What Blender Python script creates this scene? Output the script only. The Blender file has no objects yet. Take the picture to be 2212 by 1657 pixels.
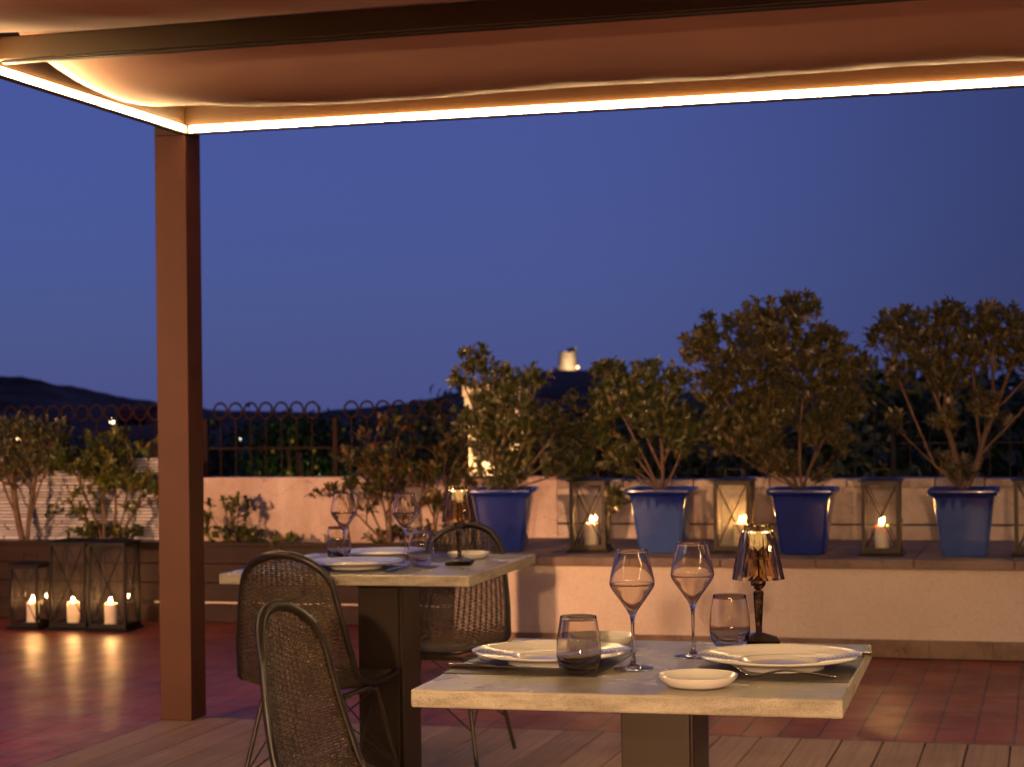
import bpy, math, random
import numpy as np
from mathutils import Vector, Matrix, noise

random.seed(7)
rng = np.random.default_rng(7)
D = bpy.data
S = bpy.context.scene
COL = S.collection
R = math.radians
PI = math.pi

# ------------------------------------------------------------------ camera
H = 1.27
cd = D.cameras.new("camera"); cam = D.objects.new("camera", cd); COL.objects.link(cam)
S.camera = cam
yaw, pitch, roll = 0.276343, 0.013855, -0.013225
c_, s_ = math.cos(yaw), math.sin(yaw)
r0 = Vector((c_, s_, 0)); f0 = Vector((-s_, c_, 0)); u0 = Vector((0, 0, 1))
f2 = f0*math.cos(pitch) + u0*math.sin(pitch)
u2 = u0*math.cos(pitch) - f0*math.sin(pitch)
r3 = r0*math.cos(roll) + u2*math.sin(roll)
u3 = u2*math.cos(roll) - r0*math.sin(roll)
M = Matrix((r3, u3, -f2)).transposed().to_4x4()
M.translation = (0, 0, H)
cam.matrix_world = M
cd.lens = 36*4088.5/2212; cd.sensor_width = 36; cd.sensor_fit = 'HORIZONTAL'
cd.clip_start = 0.05; cd.clip_end = 6000
cd.dof.use_dof = True; cd.dof.focus_distance = 3.9; cd.dof.aperture_fstop = 8.0

# ------------------------------------------------------------------ sky
W = D.worlds.new("World"); S.world = W; W.use_nodes = True
nt = W.node_tree; bg = nt.nodes["Background"]
sky = nt.nodes.new("ShaderNodeTexSky"); sky.sky_type = 'NISHITA'; sky.sun_disc = False
sky.sun_elevation = R(-2.0); sky.sun_rotation = R(-60); sky.ozone_density = 5.0
sky.air_density = 1.0; sky.dust_density = 0.6
mul = nt.nodes.new("ShaderNodeVectorMath"); mul.operation = 'MULTIPLY'
mul.inputs[1].default_value = (0.09, 0.165, 0.24)
add = nt.nodes.new("ShaderNodeVectorMath"); add.operation = 'ADD'
add.inputs[1].default_value = (0.057, 0.073, 0.225)
nt.links.new(sky.outputs[0], mul.inputs[0]); nt.links.new(mul.outputs[0], add.inputs[0])
tc = nt.nodes.new("ShaderNodeTexCoord"); dt = nt.nodes.new("ShaderNodeVectorMath"); dt.operation = 'DOT_PRODUCT'
dt.inputs[1].default_value = (-.90, .43, .06); nt.links.new(tc.outputs['Generated'], dt.inputs[0])
mr = nt.nodes.new("ShaderNodeMapRange"); mr.interpolation_type = 'SMOOTHSTEP'
for i_, v_ in ((1, .34), (2, .66), (3, .50), (4, 1.07)): mr.inputs[i_].default_value = v_
nt.links.new(dt.outputs['Value'], mr.inputs[0])
sc_ = nt.nodes.new("ShaderNodeVectorMath"); sc_.operation = 'SCALE'
nt.links.new(add.outputs[0], sc_.inputs[0]); nt.links.new(mr.outputs[0], sc_.inputs['Scale'])
nt.links.new(sc_.outputs[0], bg.inputs[0]); bg.inputs[1].default_value = 1.0

S.render.engine = 'CYCLES'
S.view_settings.view_transform = 'Standard'; S.view_settings.look = 'None'
S.view_settings.exposure = 0; S.view_settings.gamma = 1
cy = S.cycles
cy.use_denoising = True
try: cy.denoiser = 'OPENIMAGEDENOISE'
except Exception: pass
cy.max_bounces = 14; cy.diffuse_bounces = 4; cy.glossy_bounces = 6; cy.transmission_bounces = 12
cy.transparent_max_bounces = 16; cy.sample_clamp_indirect = 4.0; cy.sample_clamp_direct = 0
cy.caustics_refractive = True; cy.caustics_reflective = False; cy.blur_glossy = 0.3

# ------------------------------------------------------------------ materials
MATS = {}
def nodes(name):
    m = D.materials.new(name); m.use_nodes = True
    n = m.node_tree; b = n.nodes["Principled BSDF"]
    return m, n, b
def L(n, a, b): n.links.new(a, b)
def coords(n, kind='Object', scale=(1, 1, 1)):
    t = n.nodes.new("ShaderNodeTexCoord"); mp = n.nodes.new("ShaderNodeMapping")
    mp.inputs['Scale'].default_value = scale
    L(n, t.outputs[kind], mp.inputs[0]); return mp.outputs[0]
def geo_pos(n, scale=(1, 1, 1)):
    t = n.nodes.new("ShaderNodeNewGeometry"); mp = n.nodes.new("ShaderNodeMapping")
    mp.inputs['Scale'].default_value = scale
    L(n, t.outputs['Position'], mp.inputs[0]); return mp.outputs[0]
def ntex(n, vec, scale, detail=4, rough=.55):
    t = n.nodes.new("ShaderNodeTexNoise"); t.inputs['Scale'].default_value = scale
    t.inputs['Detail'].default_value = detail; t.inputs['Roughness'].default_value = rough
    L(n, vec, t.inputs['Vector']); return t.outputs['Fac']
def ramp(n, fac, stops):
    r = n.nodes.new("ShaderNodeValToRGB"); e = r.color_ramp.elements
    e[0].position, e[0].color = stops[0][0], (*stops[0][1], 1)
    e[1].position, e[1].color = stops[-1][0], (*stops[-1][1], 1)
    for p, c in stops[1:-1]:
        k = e.new(p); k.color = (*c, 1)
    L(n, fac, r.inputs[0]); return r.outputs[0]
def mixc(n, fac, a, b, mode='MIX'):
    m = n.nodes.new("ShaderNodeMix"); m.data_type = 'RGBA'; m.blend_type = mode
    for k, v in ((0, fac), (6, a), (7, b)):
        if isinstance(v, (int, float)): m.inputs[k].default_value = v
        elif isinstance(v, tuple): m.inputs[k].default_value = (*v, 1)
        else: L(n, v, m.inputs[k])
    return m.outputs[2]
def bump(n, b, height, strength=.3, dist=.01):
    k = n.nodes.new("ShaderNodeBump"); k.inputs['Strength'].default_value = strength
    k.inputs['Distance'].default_value = dist
    L(n, height, k.inputs['Height']); L(n, k.outputs[0], b.inputs['Normal'])
def math_(n, op, a, b=None):
    m = n.nodes.new("ShaderNodeMath"); m.operation = op
    for i, v in enumerate((a, b)):
        if v is None: continue
        if isinstance(v, (int, float)): m.inputs[i].default_value = v
        else: L(n, v, m.inputs[i])
    return m.outputs[0]
def shade(c, k): return tuple(min(1, x*k) for x in c)
def mat(name, col, rough=.6, metal=0, var=.25, scale=6, bmp=0, bscale=40, bdist=.003, coat=0, spec=.5, stretch=(1, 1, 1)):
    if name in MATS: return MATS[name]
    m, n, b = nodes(name)
    v = coords(n, 'Object', stretch)
    f = ntex(n, v, scale, 5)
    L(n, ramp(n, f, [(.3, shade(col, 1-var)), (.7, shade(col, 1+var))]), b.inputs['Base Color'])
    b.inputs['Roughness'].default_value = rough; b.inputs['Metallic'].default_value = metal
    b.inputs['Specular IOR Level'].default_value = spec
    b.inputs['Coat Weight'].default_value = coat; b.inputs['Coat Roughness'].default_value = .08
    if bmp: bump(n, b, ntex(n, v, bscale, 6, .6), bmp, bdist)
    MATS[name] = m; return m
def emis(name, col, strength):
    m, n, b = nodes(name)
    b.inputs['Base Color'].default_value = (*shade(col, .8), 1)
    b.inputs['Emission Color'].default_value = (*col, 1); b.inputs['Emission Strength'].default_value = strength
    MATS[name] = m; return m

def terracotta():
    m, n, b = nodes("terracotta_tiles")
    v = geo_pos(n)
    rot = n.nodes.new("ShaderNodeMapping"); rot.inputs['Rotation'].default_value = (0, 0, R(90))
    L(n, v, rot.inputs[0])
    t = n.nodes.new("ShaderNodeTexBrick"); L(n, rot.outputs[0], t.inputs['Vector'])
    t.inputs['Scale'].default_value = 1; t.inputs['Brick Width'].default_value = .30
    t.inputs['Row Height'].default_value = .15; t.inputs['Mortar Size'].default_value = .006
    t.inputs['Mortar Smooth'].default_value = .3; t.inputs['Bias'].default_value = 0
    t.inputs['Color1'].default_value = (.40, .085, .040, 1); t.inputs['Color2'].default_value = (.28, .062, .034, 1)
    t.inputs['Mortar'].default_value = (.10, .055, .04, 1)
    f = ntex(n, v, 2.2, 6); f2_ = ntex(n, v, 30, 5)
    c = mixc(n, .5, t.outputs['Color'], ramp(n, f, [(.3, (.45, .45, .47)), (.7, (1.1, 1.05, 1.0))]), 'MULTIPLY')
    c = mixc(n, .35, c, ramp(n, f2_, [(.35, (.5, .5, .5)), (.65, (1, 1, 1))]), 'MULTIPLY')
    L(n, c, b.inputs['Base Color'])
    L(n, ramp(n, ntex(n, v, 5, 5), [(.3, (.34,)*3), (.7, (.52,)*3)]), b.inputs['Roughness'])
    hgt = math_(n, 'ADD', math_(n, 'MULTIPLY', math_(n, 'SUBTRACT', 1.0, t.outputs['Fac']), 1.0), math_(n, 'MULTIPLY', ntex(n, v, 9, 3), .5))
    bump(n, b, hgt, .7, .0035)
    return m
def deckmat():
    m, n, b = nodes("composite_decking")
    v = geo_pos(n)
    grain = ntex(n, geo_pos(n, (60, 1.5, 60)), 1, 5)
    blotch = ntex(n, v, 3, 4)
    sep = n.nodes.new("ShaderNodeSeparateXYZ"); L(n, v, sep.inputs[0])
    idx = math_(n, 'FLOOR', math_(n, 'DIVIDE', sep.outputs[0], .155))
    wn = n.nodes.new("ShaderNodeTexWhiteNoise"); wn.noise_dimensions = '1D'; L(n, idx, wn.inputs['W'])
    c = ramp(n, wn.outputs['Value'], [(0, (.38, .275, .175)), (1, (.54, .40, .26))])
    c = mixc(n, .6, c, ramp(n, grain, [(.3, (.6, .6, .6)), (.7, (1.1, 1.1, 1.1))]), 'MULTIPLY')
    c = mixc(n, .5, c, ramp(n, blotch, [(.35, (.7, .68, .66)), (.65, (1.1, 1.08, 1.05))]), 'MULTIPLY')
    L(n, c, b.inputs['Base Color']); b.inputs['Roughness'].default_value = .6; b.inputs['Specular IOR Level'].default_value = .25
    bump(n, b, grain, .25, .002)
    return m
def plaster(name, base, stain, gloss=.85, drip=True, big=1.3, crack=.55):
    m, n, b = nodes(name)
    v = geo_pos(n)
    f1 = ntex(n, v, big, 8, .62); f2_ = ntex(n, geo_pos(n, (5, 5, .9)), 1.0, 6, .6); f3 = ntex(n, v, 55, 4)
    c = mixc(n, ramp(n, f1, [(.44, (0, 0, 0)), (.62, (1, 1, 1))]), base, stain)
    ck = math_(n, 'LESS_THAN', math_(n, 'ABSOLUTE', math_(n, 'SUBTRACT', ntex(n, geo_pos(n, (1, 1, 1.8)), 1.1, 7, .55), .5)), .0022)
    c = mixc(n, math_(n, 'MULTIPLY', ck, crack), c, shade(stain, .45))
    if drip: c = mixc(n, .75, c, ramp(n, f2_, [(.35, (.72, .68, .64)), (.6, (1, 1, 1))]), 'MULTIPLY')
    c = mixc(n, .4, c, ramp(n, f3, [(.3, (.75, .75, .75)), (.6, (1, 1, 1))]), 'MULTIPLY')
    L(n, c, b.inputs['Base Color']); b.inputs['Roughness'].default_value = gloss
    bump(n, b, math_(n, 'ADD', f1, math_(n, 'MULTIPLY', f3, .3)), .5, .012)
    return m
def concrete():
    m, n, b = nodes("cast_stone_tabletop")
    v = coords(n)
    cl = ntex(n, v, 5, 5, .5); fine = ntex(n, v, 90, 4)
    c = ramp(n, cl, [(.3, (.31, .28, .205)), (.5, (.39, .355, .27)), (.75, (.455, .42, .32))])
    c = mixc(n, .35, c, ramp(n, fine, [(.35, (.7, .7, .7)), (.6, (1, 1, 1))]), 'MULTIPLY')
    vo = n.nodes.new("ShaderNodeTexVoronoi"); vo.inputs['Scale'].default_value = 430; L(n, v, vo.inputs['Vector'])
    g = n.nodes.new("ShaderNodeNewGeometry"); sp = n.nodes.new("ShaderNodeSeparateXYZ"); L(n, g.outputs['Normal'], sp.inputs[0])
    side = math_(n, 'SUBTRACT', 1.0, math_(n, 'ABSOLUTE', sp.outputs[2]))
    thr = math_(n, 'MULTIPLY', side, math_(n, 'MULTIPLY', ntex(n, v, 11, 5), .60))
    pit = math_(n, 'LESS_THAN', vo.outputs['Distance'], thr)
    # pores only on the sawn edges, roughly a third of the cells
    vc = n.nodes.new("ShaderNodeSeparateColor"); L(n, vo.outputs['Color'], vc.inputs[0])
    pit = math_(n, 'MULTIPLY', pit, math_(n, 'LESS_THAN', vc.outputs[0], .62))
    c = mixc(n, math_(n, 'MULTIPLY', pit, .8), c, (.10, .08, .06))
    dirt = ntex(n, coords(n, 'Object', (9, 9, 40)), 1, 6, .65)
    c = mixc(n, math_(n, 'MULTIPLY', side, .75), c, mixc(n, 1.0, c, ramp(n, dirt, [(.36, (.50, .47, .42)), (.58, (1, 1, 1))]), 'MULTIPLY'))
    L(n, c, b.inputs['Base Color'])
    rr = math_(n, 'ADD', math_(n, 'MULTIPLY', side, .35), math_(n, 'ADD', .15, math_(n, 'MULTIPLY', cl, .22)))
    L(n, rr, b.inputs['Roughness'])
    bump(n, b, math_(n, 'SUBTRACT', math_(n, 'MULTIPLY', fine, .15), pit), .3, .0015)
    return m
def glaze(name, dark, light, drips):
    m, n, b = nodes(name)
    v = coords(n)
    sp = n.nodes.new("ShaderNodeSeparateXYZ"); L(n, v, sp.inputs[0])
    f = ntex(n, coords(n, 'Object', (28, 28, 2.5)), 1, 4)
    g = ntex(n, v, 7, 5)
    if drips:
        # glaze run: dark under the rim, ending in ragged drips
        edge = math_(n, 'ADD', math_(n, 'MULTIPLY', f, .26), .135)
        t = n.nodes.new("ShaderNodeMapRange"); L(n, math_(n, 'SUBTRACT', sp.outputs[2], edge), t.inputs[0])
        t.inputs[1].default_value = -.016; t.inputs[2].default_value = .022
        c = mixc(n, t.outputs[0], light, dark)
        c = mixc(n, .55, c, ramp(n, g, [(.35, (.6, .65, .75)), (.65, (1.1, 1.1, 1.1))]), 'MULTIPLY')
    else:
        c = mixc(n, .6, dark, ramp(n, g, [(.3, (.55, .6, .7)), (.7, (1.2, 1.2, 1.2))]), 'MULTIPLY')
        c = mixc(n, math_(n, 'MULTIPLY', f, .35), c, light)
    L(n, c, b.inputs['Base Color'])
    b.inputs['Roughness'].default_value = .22; b.inputs['Coat Weight'].default_value = .6; b.inputs['Coat Roughness'].default_value = .05
    bump(n, b, f, .35, .004)
    return m
def leafmat(name, cols, tip=None):
    m, n, b = nodes(name)
    a = n.nodes.new("ShaderNodeAttribute"); a.attribute_name = "tint"
    st = [(i/(len(cols)-1), c) for i, c in enumerate(cols)]
    L(n, ramp(n, a.outputs['Fac'], st), b.inputs['Base Color'])
    b.inputs['Roughness'].default_value = .34
    b.inputs['Subsurface Weight'].default_value = 0
    tr = n.nodes.new("ShaderNodeBsdfTranslucent"); tr.inputs[0].default_value = (*shade(cols[-1], 1.2), 1)
    mx = n.nodes.new("ShaderNodeMixShader"); mx.inputs[0].default_value = .18
    L(n, b.outputs[0], mx.inputs[1]); L(n, tr.outputs[0], mx.inputs[2])
    L(n, mx.outputs[0], n.nodes["Material Output"].inputs[0])
    return m
def glassmat(name, tint=(1, 1, 1), rough=0.0, ior=1.5):
    m = D.materials.new(name); m.use_nodes = True; n = m.node_tree
    n.nodes.remove(n.nodes["Principled BSDF"])
    g = n.nodes.new("ShaderNodeBsdfGlass"); g.inputs[0].default_value = (*tint, 1)
    g.inputs['Roughness'].default_value = rough; g.inputs['IOR'].default_value = ior
    L(n, g.outputs[0], n.nodes["Material Output"].inputs[0]); return m
def panemat(name, tint=(1, 1, 1), dirt=0.06):
    m = D.materials.new(name); m.use_nodes = True; n = m.node_tree
    n.nodes.remove(n.nodes["Principled BSDF"])
    lw = n.nodes.new("ShaderNodeLayerWeight"); lw.inputs[0].default_value = .5
    frv = math_(n, 'ADD', .034, math_(n, 'MULTIPLY', math_(n, 'POWER', lw.outputs['Facing'], 5.0), .9))
    tr = n.nodes.new("ShaderNodeBsdfTransparent"); tr.inputs[0].default_value = (*tint, 1)
    gl = n.nodes.new("ShaderNodeBsdfGlossy"); gl.inputs['Roughness'].default_value = .01
    df = n.nodes.new("ShaderNodeBsdfDiffuse"); df.inputs[0].default_value = (.55, .52, .46, 1)
    mx = n.nodes.new("ShaderNodeMixShader"); L(n, frv, mx.inputs[0]); L(n, tr.outputs[0], mx.inputs[1]); L(n, gl.outputs[0], mx.inputs[2])
    m2 = n.nodes.new("ShaderNodeMixShader")
    L(n, ramp(n, ntex(n, coords(n, 'Object', (6, 6, 14)), 1, 6, .65), [(.35, (dirt*.3,)*3), (.7, (dirt,)*3)]), m2.inputs[0])
    L(n, mx.outputs[0], m2.inputs[1]); L(n, df.outputs[0], m2.inputs[2])
    L(n, m2.outputs[0], n.nodes["Material Output"].inputs[0]); return m

M_tile = terracotta(); M_deck = deckmat()
M_pink = plaster("weathered_lime_plaster", (.66, .50, .42), (.42, .30, .24))
M_whitewash = plaster("bench_whitewash", (.70, .57, .455), (.62, .49, .385), crack=.12, drip=False, big=.9)
M_parapet = plaster("worn_white_parapet", (.58, .48, .41), (.29, .215, .175))
M_slab = plaster("bench_stone_slab", (.30, .22, .17), (.22, .15, .12))
M_skirt = plaster("travertine_skirting", (.30, .21, .14), (.19, .12, .08), big=5)
M_reed = mat("whitewashed_stone_courses", (.62, .58, .60), .9, var=.3, scale=4, bmp=.4, bscale=30, bdist=.01, stretch=(1, 1, 6))
M_stone = concrete()
M_brown = mat("bronze_brown_powder_coat", (.051, .0185, .0082), .55, 0, var=.12, scale=3, spec=.18, bmp=.12, bscale=400, bdist=.0005)
M_beam = mat('bronze_brown_beam_shaded', (.030, .014, .005), .5, 0, var=.12, scale=3, spec=.2)  # column brown darkened: shade of the unlit beam recess sits in the colour
M_ped = mat("bronze_pedestal_steel", (.026, .0145, .005), .45, .1, var=.15, scale=4, bmp=.1, bscale=300, bdist=.0005)
M_baseplate = mat("dark_base_plate", (.03, .028, .03), .22, .4, var=.1)
M_fabric = mat("taupe_canopy_fabric", (.34, .178, .135), .9, var=.07, scale=2.5, bmp=.12, bscale=220, bdist=.001)
M_rattan = mat("dark_synthetic_rattan", (.062, .043, .022), .25, 0, var=.35, scale=25)
M_rim = mat('dark_rattan_rim_wrap', (.017, .012, .007), .36, 0, var=.3, scale=25)
M_steel = mat("dark_olive_steel_tube", (.055, .045, .028), .35, .5, var=.15)
M_black = mat("black_lantern_iron", (.008, .007, .007), .5, 0, spec=.15, var=.3, scale=20)
M_bronze = mat("aged_bronze_lantern", (.034, .022, .010), .45, .1, spec=.3, var=.35, scale=12, bmp=.2, bscale=60, bdist=.001)
M_wax = mat("ivory_candle_wax", (.78, .70, .56), .5, var=.05); 
_b = M_wax.node_tree.nodes["Principled BSDF"]; _b.inputs['Subsurface Weight'].default_value = .6; _b.inputs['Subsurface Radius'].default_value = (.03, .018, .008); _b.inputs['Subsurface Scale'].default_value = 1.0
M_wick = mat("charred_wick", (.01, .01, .01), .9)
M_flame = emis("candle_flame", (1, .50, .16), 1100)
M_led = emis("warm_led_diffuser", (1.0, .66, .29), 158)
M_porc = mat("white_porcelain", (.68, .66, .60), .12, var=.02, scale=3, coat=.5)
M_mat = mat("charcoal_woven_vinyl", (.035, .03, .03), .5, var=.2, scale=12)
M_cut = mat("polished_steel_cutlery", (.62, .60, .57), .12, 1.0, var=.04)
M_glass = glassmat("clear_crystal", (1, .985, .955), 0, 1.47)
M_smoke = glassmat("smoked_acrylic", (.86, .77, .61), 0.01, 1.45)
M_smoke2 = glassmat("dark_smoked_acrylic", (.62, .52, .38), 0.01, 1.45)
M_cap = mat("dark_lamp_plastic", (.03, .022, .018), .15, 0, var=.1, coat=.6)
M_lampled = emis("lamp_led", (1, .74, .40), 190)
M_pane = panemat("lantern_pane", (1, 1, 1), .012)
M_pane_foggy = panemat("misted_lantern_pane", (1, .97, .9), .34)
M_soil = mat("potting_soil", (.05, .028, .018), .95, var=.4, scale=30, bmp=.8, bscale=60, bdist=.02)
M_glz_dark = glaze("cobalt_glaze", (.004, .018, .17), (.012, .035, .25), False)
M_glz_drip = glaze("light_blue_drip_glaze", (.004, .016, .15), (.040, .085, .29), True)
M_bark = mat("shrub_bark", (.115, .065, .036), .8, var=.35, scale=20, bmp=.5, bscale=60, bdist=.003)
M_leaf = leafmat("pittosporum_leaf", [(.036, .052, .013), (.080, .092, .024), (.14, .130, .042), (.30, .25, .13)])
M_leaf_bronze = leafmat('bronze_tinted_leaf', [(.042, .047, .013), (.090, .081, .023), (.155, .120, .042), (.32, .25, .13)])
M_leaf_left = leafmat("loquat_green_leaf", [(.035, .055, .010), (.075, .095, .016), (.14, .13, .02), (.21, .15, .03)])
M_leaf_red = leafmat("photinia_leaf", [(.035, .055, .012), (.075, .080, .016), (.14, .085, .025), (.22, .10, .035)])
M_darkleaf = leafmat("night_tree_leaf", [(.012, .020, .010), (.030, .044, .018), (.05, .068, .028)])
M_citrusleaf = leafmat("citrus_leaf", [(.015, .03, .006), (.03, .06, .01), (.05, .09, .015)])
M_wood = mat("dark_stained_planks", (.017, .0062, .0045), .55, var=.35, scale=3, spec=.2, stretch=(1, 6, 12), bmp=.3, bscale=20, bdist=.003)
M_iron = mat("rust_brown_iron", (.022, .0105, .0095), .8, 0, spec=.15, var=.3, scale=20)
M_hill = mat("night_scrub_hill", (.15, .105, .10), 1.0, spec=0, var=.5, scale=.03)
M_tower = mat("floodlit_stone", (.45, .38, .30), .9, var=.25, scale=.3)
M_house = mat("rendered_house_wall", (.35, .34, .36), .9, var=.15, scale=.5)
M_roof = mat("clay_roof", (.16, .06, .04), .9, var=.3, scale=2)

# ------------------------------------------------------------------ mesh helpers
class MB:
    def __init__(s): s.v = []; s.f = []; s.t = []; s.n = 0
    def raw(s, V, F, tint=None):
        s.v.append(np.asarray(V, float).reshape(-1, 3)); o = s.n
        s.f.extend([tuple(i+o for i in f) for f in F]); k = len(s.v[-1]); s.n += k
        if tint is not None: s.t.append(np.full(k, tint) if np.isscalar(tint) else tint)
        else: s.t.append(np.zeros(k))
        return s
    def box(s, lo, hi):
        x0, y0, z0 = lo; x1, y1, z1 = hi
        return s.raw([(x0,y0,z0),(x1,y0,z0),(x1,y1,z0),(x0,y1,z0),(x0,y0,z1),(x1,y0,z1),(x1,y1,z1),(x0,y1,z1)],
              [(0,3,2,1),(4,5,6,7),(0,1,5,4),(1,2,6,5),(2,3,7,6),(3,0,4,7)])
    def frustum(s, c, b, t, z0, z1):   # square, half sizes b,t
        x, y = c
        V = [(x+i*b, y+j*b, z0) for i, j in ((-1,-1),(1,-1),(1,1),(-1,1))] + [(x+i*t, y+j*t, z1) for i, j in ((-1,-1),(1,-1),(1,1),(-1,1))]
        return s.raw(V, [(3,2,1,0),(4,5,6,7),(0,1,5,4),(1,2,6,5),(2,3,7,6),(3,0,4,7)])
    def tube(s, pts, rad, sides=6, closed=False, cap=True):
        P = np.asarray(pts, float); n = len(P)
        if n < 2: return s
        rad = np.full(n, rad) if np.isscalar(rad) else np.asarray(rad, float)
        if closed: T = np.roll(P, -1, 0)-np.roll(P, 1, 0)
        else:
            T = np.empty_like(P); T[1:-1] = P[2:]-P[:-2]; T[0] = P[1]-P[0]; T[-1] = P[-1]-P[-2]
        T /= np.maximum(np.linalg.norm(T, axis=1, keepdims=True), 1e-9)
        a = np.array([0, 0, 1.]) if abs(T[0][2]) < .9 else np.array([1., 0, 0])
        N = np.empty_like(P); x = a - T[0]*(a@T[0]); x /= np.linalg.norm(x); N[0] = x
        for i in range(1, n):
            x = N[i-1]-T[i]*(N[i-1]@T[i]); l = np.linalg.norm(x); N[i] = x/l if l > 1e-6 else N[i-1]
        B = np.cross(T, N); ang = np.arange(sides)*2*PI/sides
        V = P[:, None]+rad[:, None, None]*(np.cos(ang)[None, :, None]*N[:, None]+np.sin(ang)[None, :, None]*B[:, None])
        F = []
        for i in range(n if closed else n-1):
            j = (i+1) % n
            for k in range(sides):
                k2 = (k+1) % sides; F.append((i*sides+k, i*sides+k2, j*sides+k2, j*sides+k))
        if cap and not closed:
            F.append(tuple(range(sides-1, -1, -1))); F.append(tuple((n-1)*sides+k for k in range(sides)))
        return s.raw(V, F)
    def lathe(s, prof, seg=48, c=(0, 0, 0), closed=False, twist=0):
        P = np.asarray(prof, float); n = len(P); a = np.arange(seg)*2*PI/seg+twist
        V = np.stack([c[0]+P[:, 0][:, None]*np.cos(a), c[1]+P[:, 0][:, None]*np.sin(a), np.repeat((c[2]+P[:, 1])[:, None], seg, 1)], -1)
        F = []
        for i in range(n if closed else n-1):
            j = (i+1) % n
            for k in range(seg):
                k2 = (k+1) % seg; F.append((i*seg+k, i*seg+k2, j*seg+k2, j*seg+k))
        if not closed:
            F.append(tuple(range(seg-1, -1, -1))); F.append(tuple((n-1)*seg+k for k in range(seg)))
        return s.raw(V, F)
    def build(s, name, m, parent=None, smooth=False, tint=False):
        V = np.concatenate(s.v) if s.v else np.zeros((0, 3))
        me = D.meshes.new(name); me.from_pydata(V.tolist(), [], s.f); me.materials.append(m)
        if smooth:
            me.polygons.foreach_set('use_smooth', [True]*len(me.polygons))
        if tint:
            at = me.attributes.new("tint", 'FLOAT', 'POINT'); at.data.foreach_set('value', np.concatenate(s.t))
        me.update()
        o = D.objects.new(name, me); COL.objects.link(o)
        if parent: o.parent = parent
        return o
def bevel(o, w, seg=2, ang=40):
    b = o.modifiers.new("bevel", 'BEVEL'); b.width = w; b.segments = seg; b.limit_method = 'ANGLE'; b.angle_limit = R(ang); b.harden_normals = False
    return o
def autosmooth(o, ang=35):
    me = o.data
    me.polygons.foreach_set('use_smooth', [True]*len(me.polygons))
    try: me.set_sharp_from_angle(angle=R(ang))
    except Exception: pass
    return o
def tag(o, label=None, cat=None, group=None, kind=None):
    if label: o['label'] = label
    if cat: o['category'] = cat
    if group: o['group'] = group
    if kind: o['kind'] = kind
    return o
def thing(name, label, cat, loc=(0, 0, 0), rz=0, group=None):
    o = D.objects.new(name, None); COL.objects.link(o); o.empty_display_size = .05
    o.location = loc; o.rotation_euler = (0, 0, rz)
    return tag(o, label, cat, group)
def dup(root, label, loc, rz, group=None, swap=None):
    r = root.copy(); COL.objects.link(r); r.location = loc; r.rotation_euler = (0, 0, rz); r['label'] = label
    if group: r['group'] = group
    for ch in list(root.children):
        c = ch.copy(); COL.objects.link(c); c.parent = r
        if swap and ch.name.split('.')[0] in swap:
            c.data = c.data.copy(); c.data.materials[0] = swap[ch.name.split('.')[0]]
        for g in list(ch.children):
            d = g.copy(); COL.objects.link(d); d.parent = c
            if swap and g.name.split('.')[0] in swap:
                d.data = d.data.copy(); d.data.materials[0] = swap[g.name.split('.')[0]]
    return r
def structure(o, label=None):
    o['kind'] = 'structure'
    if label: o['label'] = label
    return o
def catmull(pts, n=8):
    P = [np.array(p, float) for p in pts]; P = [2*P[0]-P[1]]+P+[2*P[-1]-P[-2]]; out = []
    for i in range(1, len(P)-2):
        for k in range(n):
            t = k/n; a, b, c, d = P[i-1:i+3]
            out.append(.5*((2*b)+(c-a)*t+(2*a-5*b+4*c-d)*t*t+(3*b-a-3*c+d)*t**3))
    out.append(P[-2]); return np.array(out)

FZ = -.03      # terrace floor level; deck top is 0
# ------------------------------------------------------------------ ground, floor, deck
o = MB().raw([(-60,-30,FZ-.004),(40,-30,FZ-.004),(40,12.0,FZ-.004),(-60,12.0,FZ-.004)], [(0,1,2,3)]).build('terrace_floor', M_tile); structure(o)
DX0, DX1, DY0, DY1 = -3.585, 3.4, -2.6, 7.30
m = MB(); x = DX0+.02
while x < DX1-.02:
    x1 = min(x+.149, DX1-.02); m.box((x, DY0, -.024), (x1, DY1-.022, 0)); x += .155
o = m.build('deck', M_deck); bevel(o, .002, 1); structure(o)
m = MB(); m.box((DX0, DY0, -.034), (DX1, DY1-.001, -.026)); structure(m.build('deck_underlay', M_black))
m = MB(); m.box((DX0-.004, DY1-.020, -.033), (DX1, DY1+.006, -.001)); m.box((DX0-.006, DY0, -.033), (DX0+.017, DY1-.022, -.001))
structure(bevel(m.build('deck_edge_strip', mat("dusty_edge_trim", (.20, .15, .12), .7, var=.4, scale=8)), .003, 1))

# ------------------------------------------------------------------ terrain and sky-line hills
RX = [-2500, -900, -700, -650, -600, -583, -565, -553, -542, -520, -497, -462, -430, -394, -360, -322, -303, -285, -277, -269, -262, -252, -238, -225, -210, -195, -150, -96, 0, 200, 2000]
RZ = [10, 34, 31, 28, 25.5, 24.5, 20, 19.2, 17, 12, 8, 3.3, 2.4, .9, 2.5, 6.5, 10.5, 15, 20.5, 22.0, 22.4, 22.6, 22.6, 20.5, 15, 9.5, 7.5, 5.5, 6, 8, 10]
def hill_h(x, y):
    r = float(np.interp(x*1000/max(y, 1000) if y > 1000 else x, RX, RZ))
    k = math.exp(-((y-1000)/(150 if y < 1000 else 500))**2)
    base = -7+7.3*min(1, max(0, (y-300)/600))
    z = base+(r-.3)*k
    far = min(1, max(0, (y-300)/500))
    z += far*(noise.noise(Vector((x*.06, y*.06, 1)))*.9+noise.noise(Vector((x*.15, y*.12, 3)))*.7+noise.noise(Vector((x*.4, y*.3, 5)))*.6)-far*.5
    return z
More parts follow.
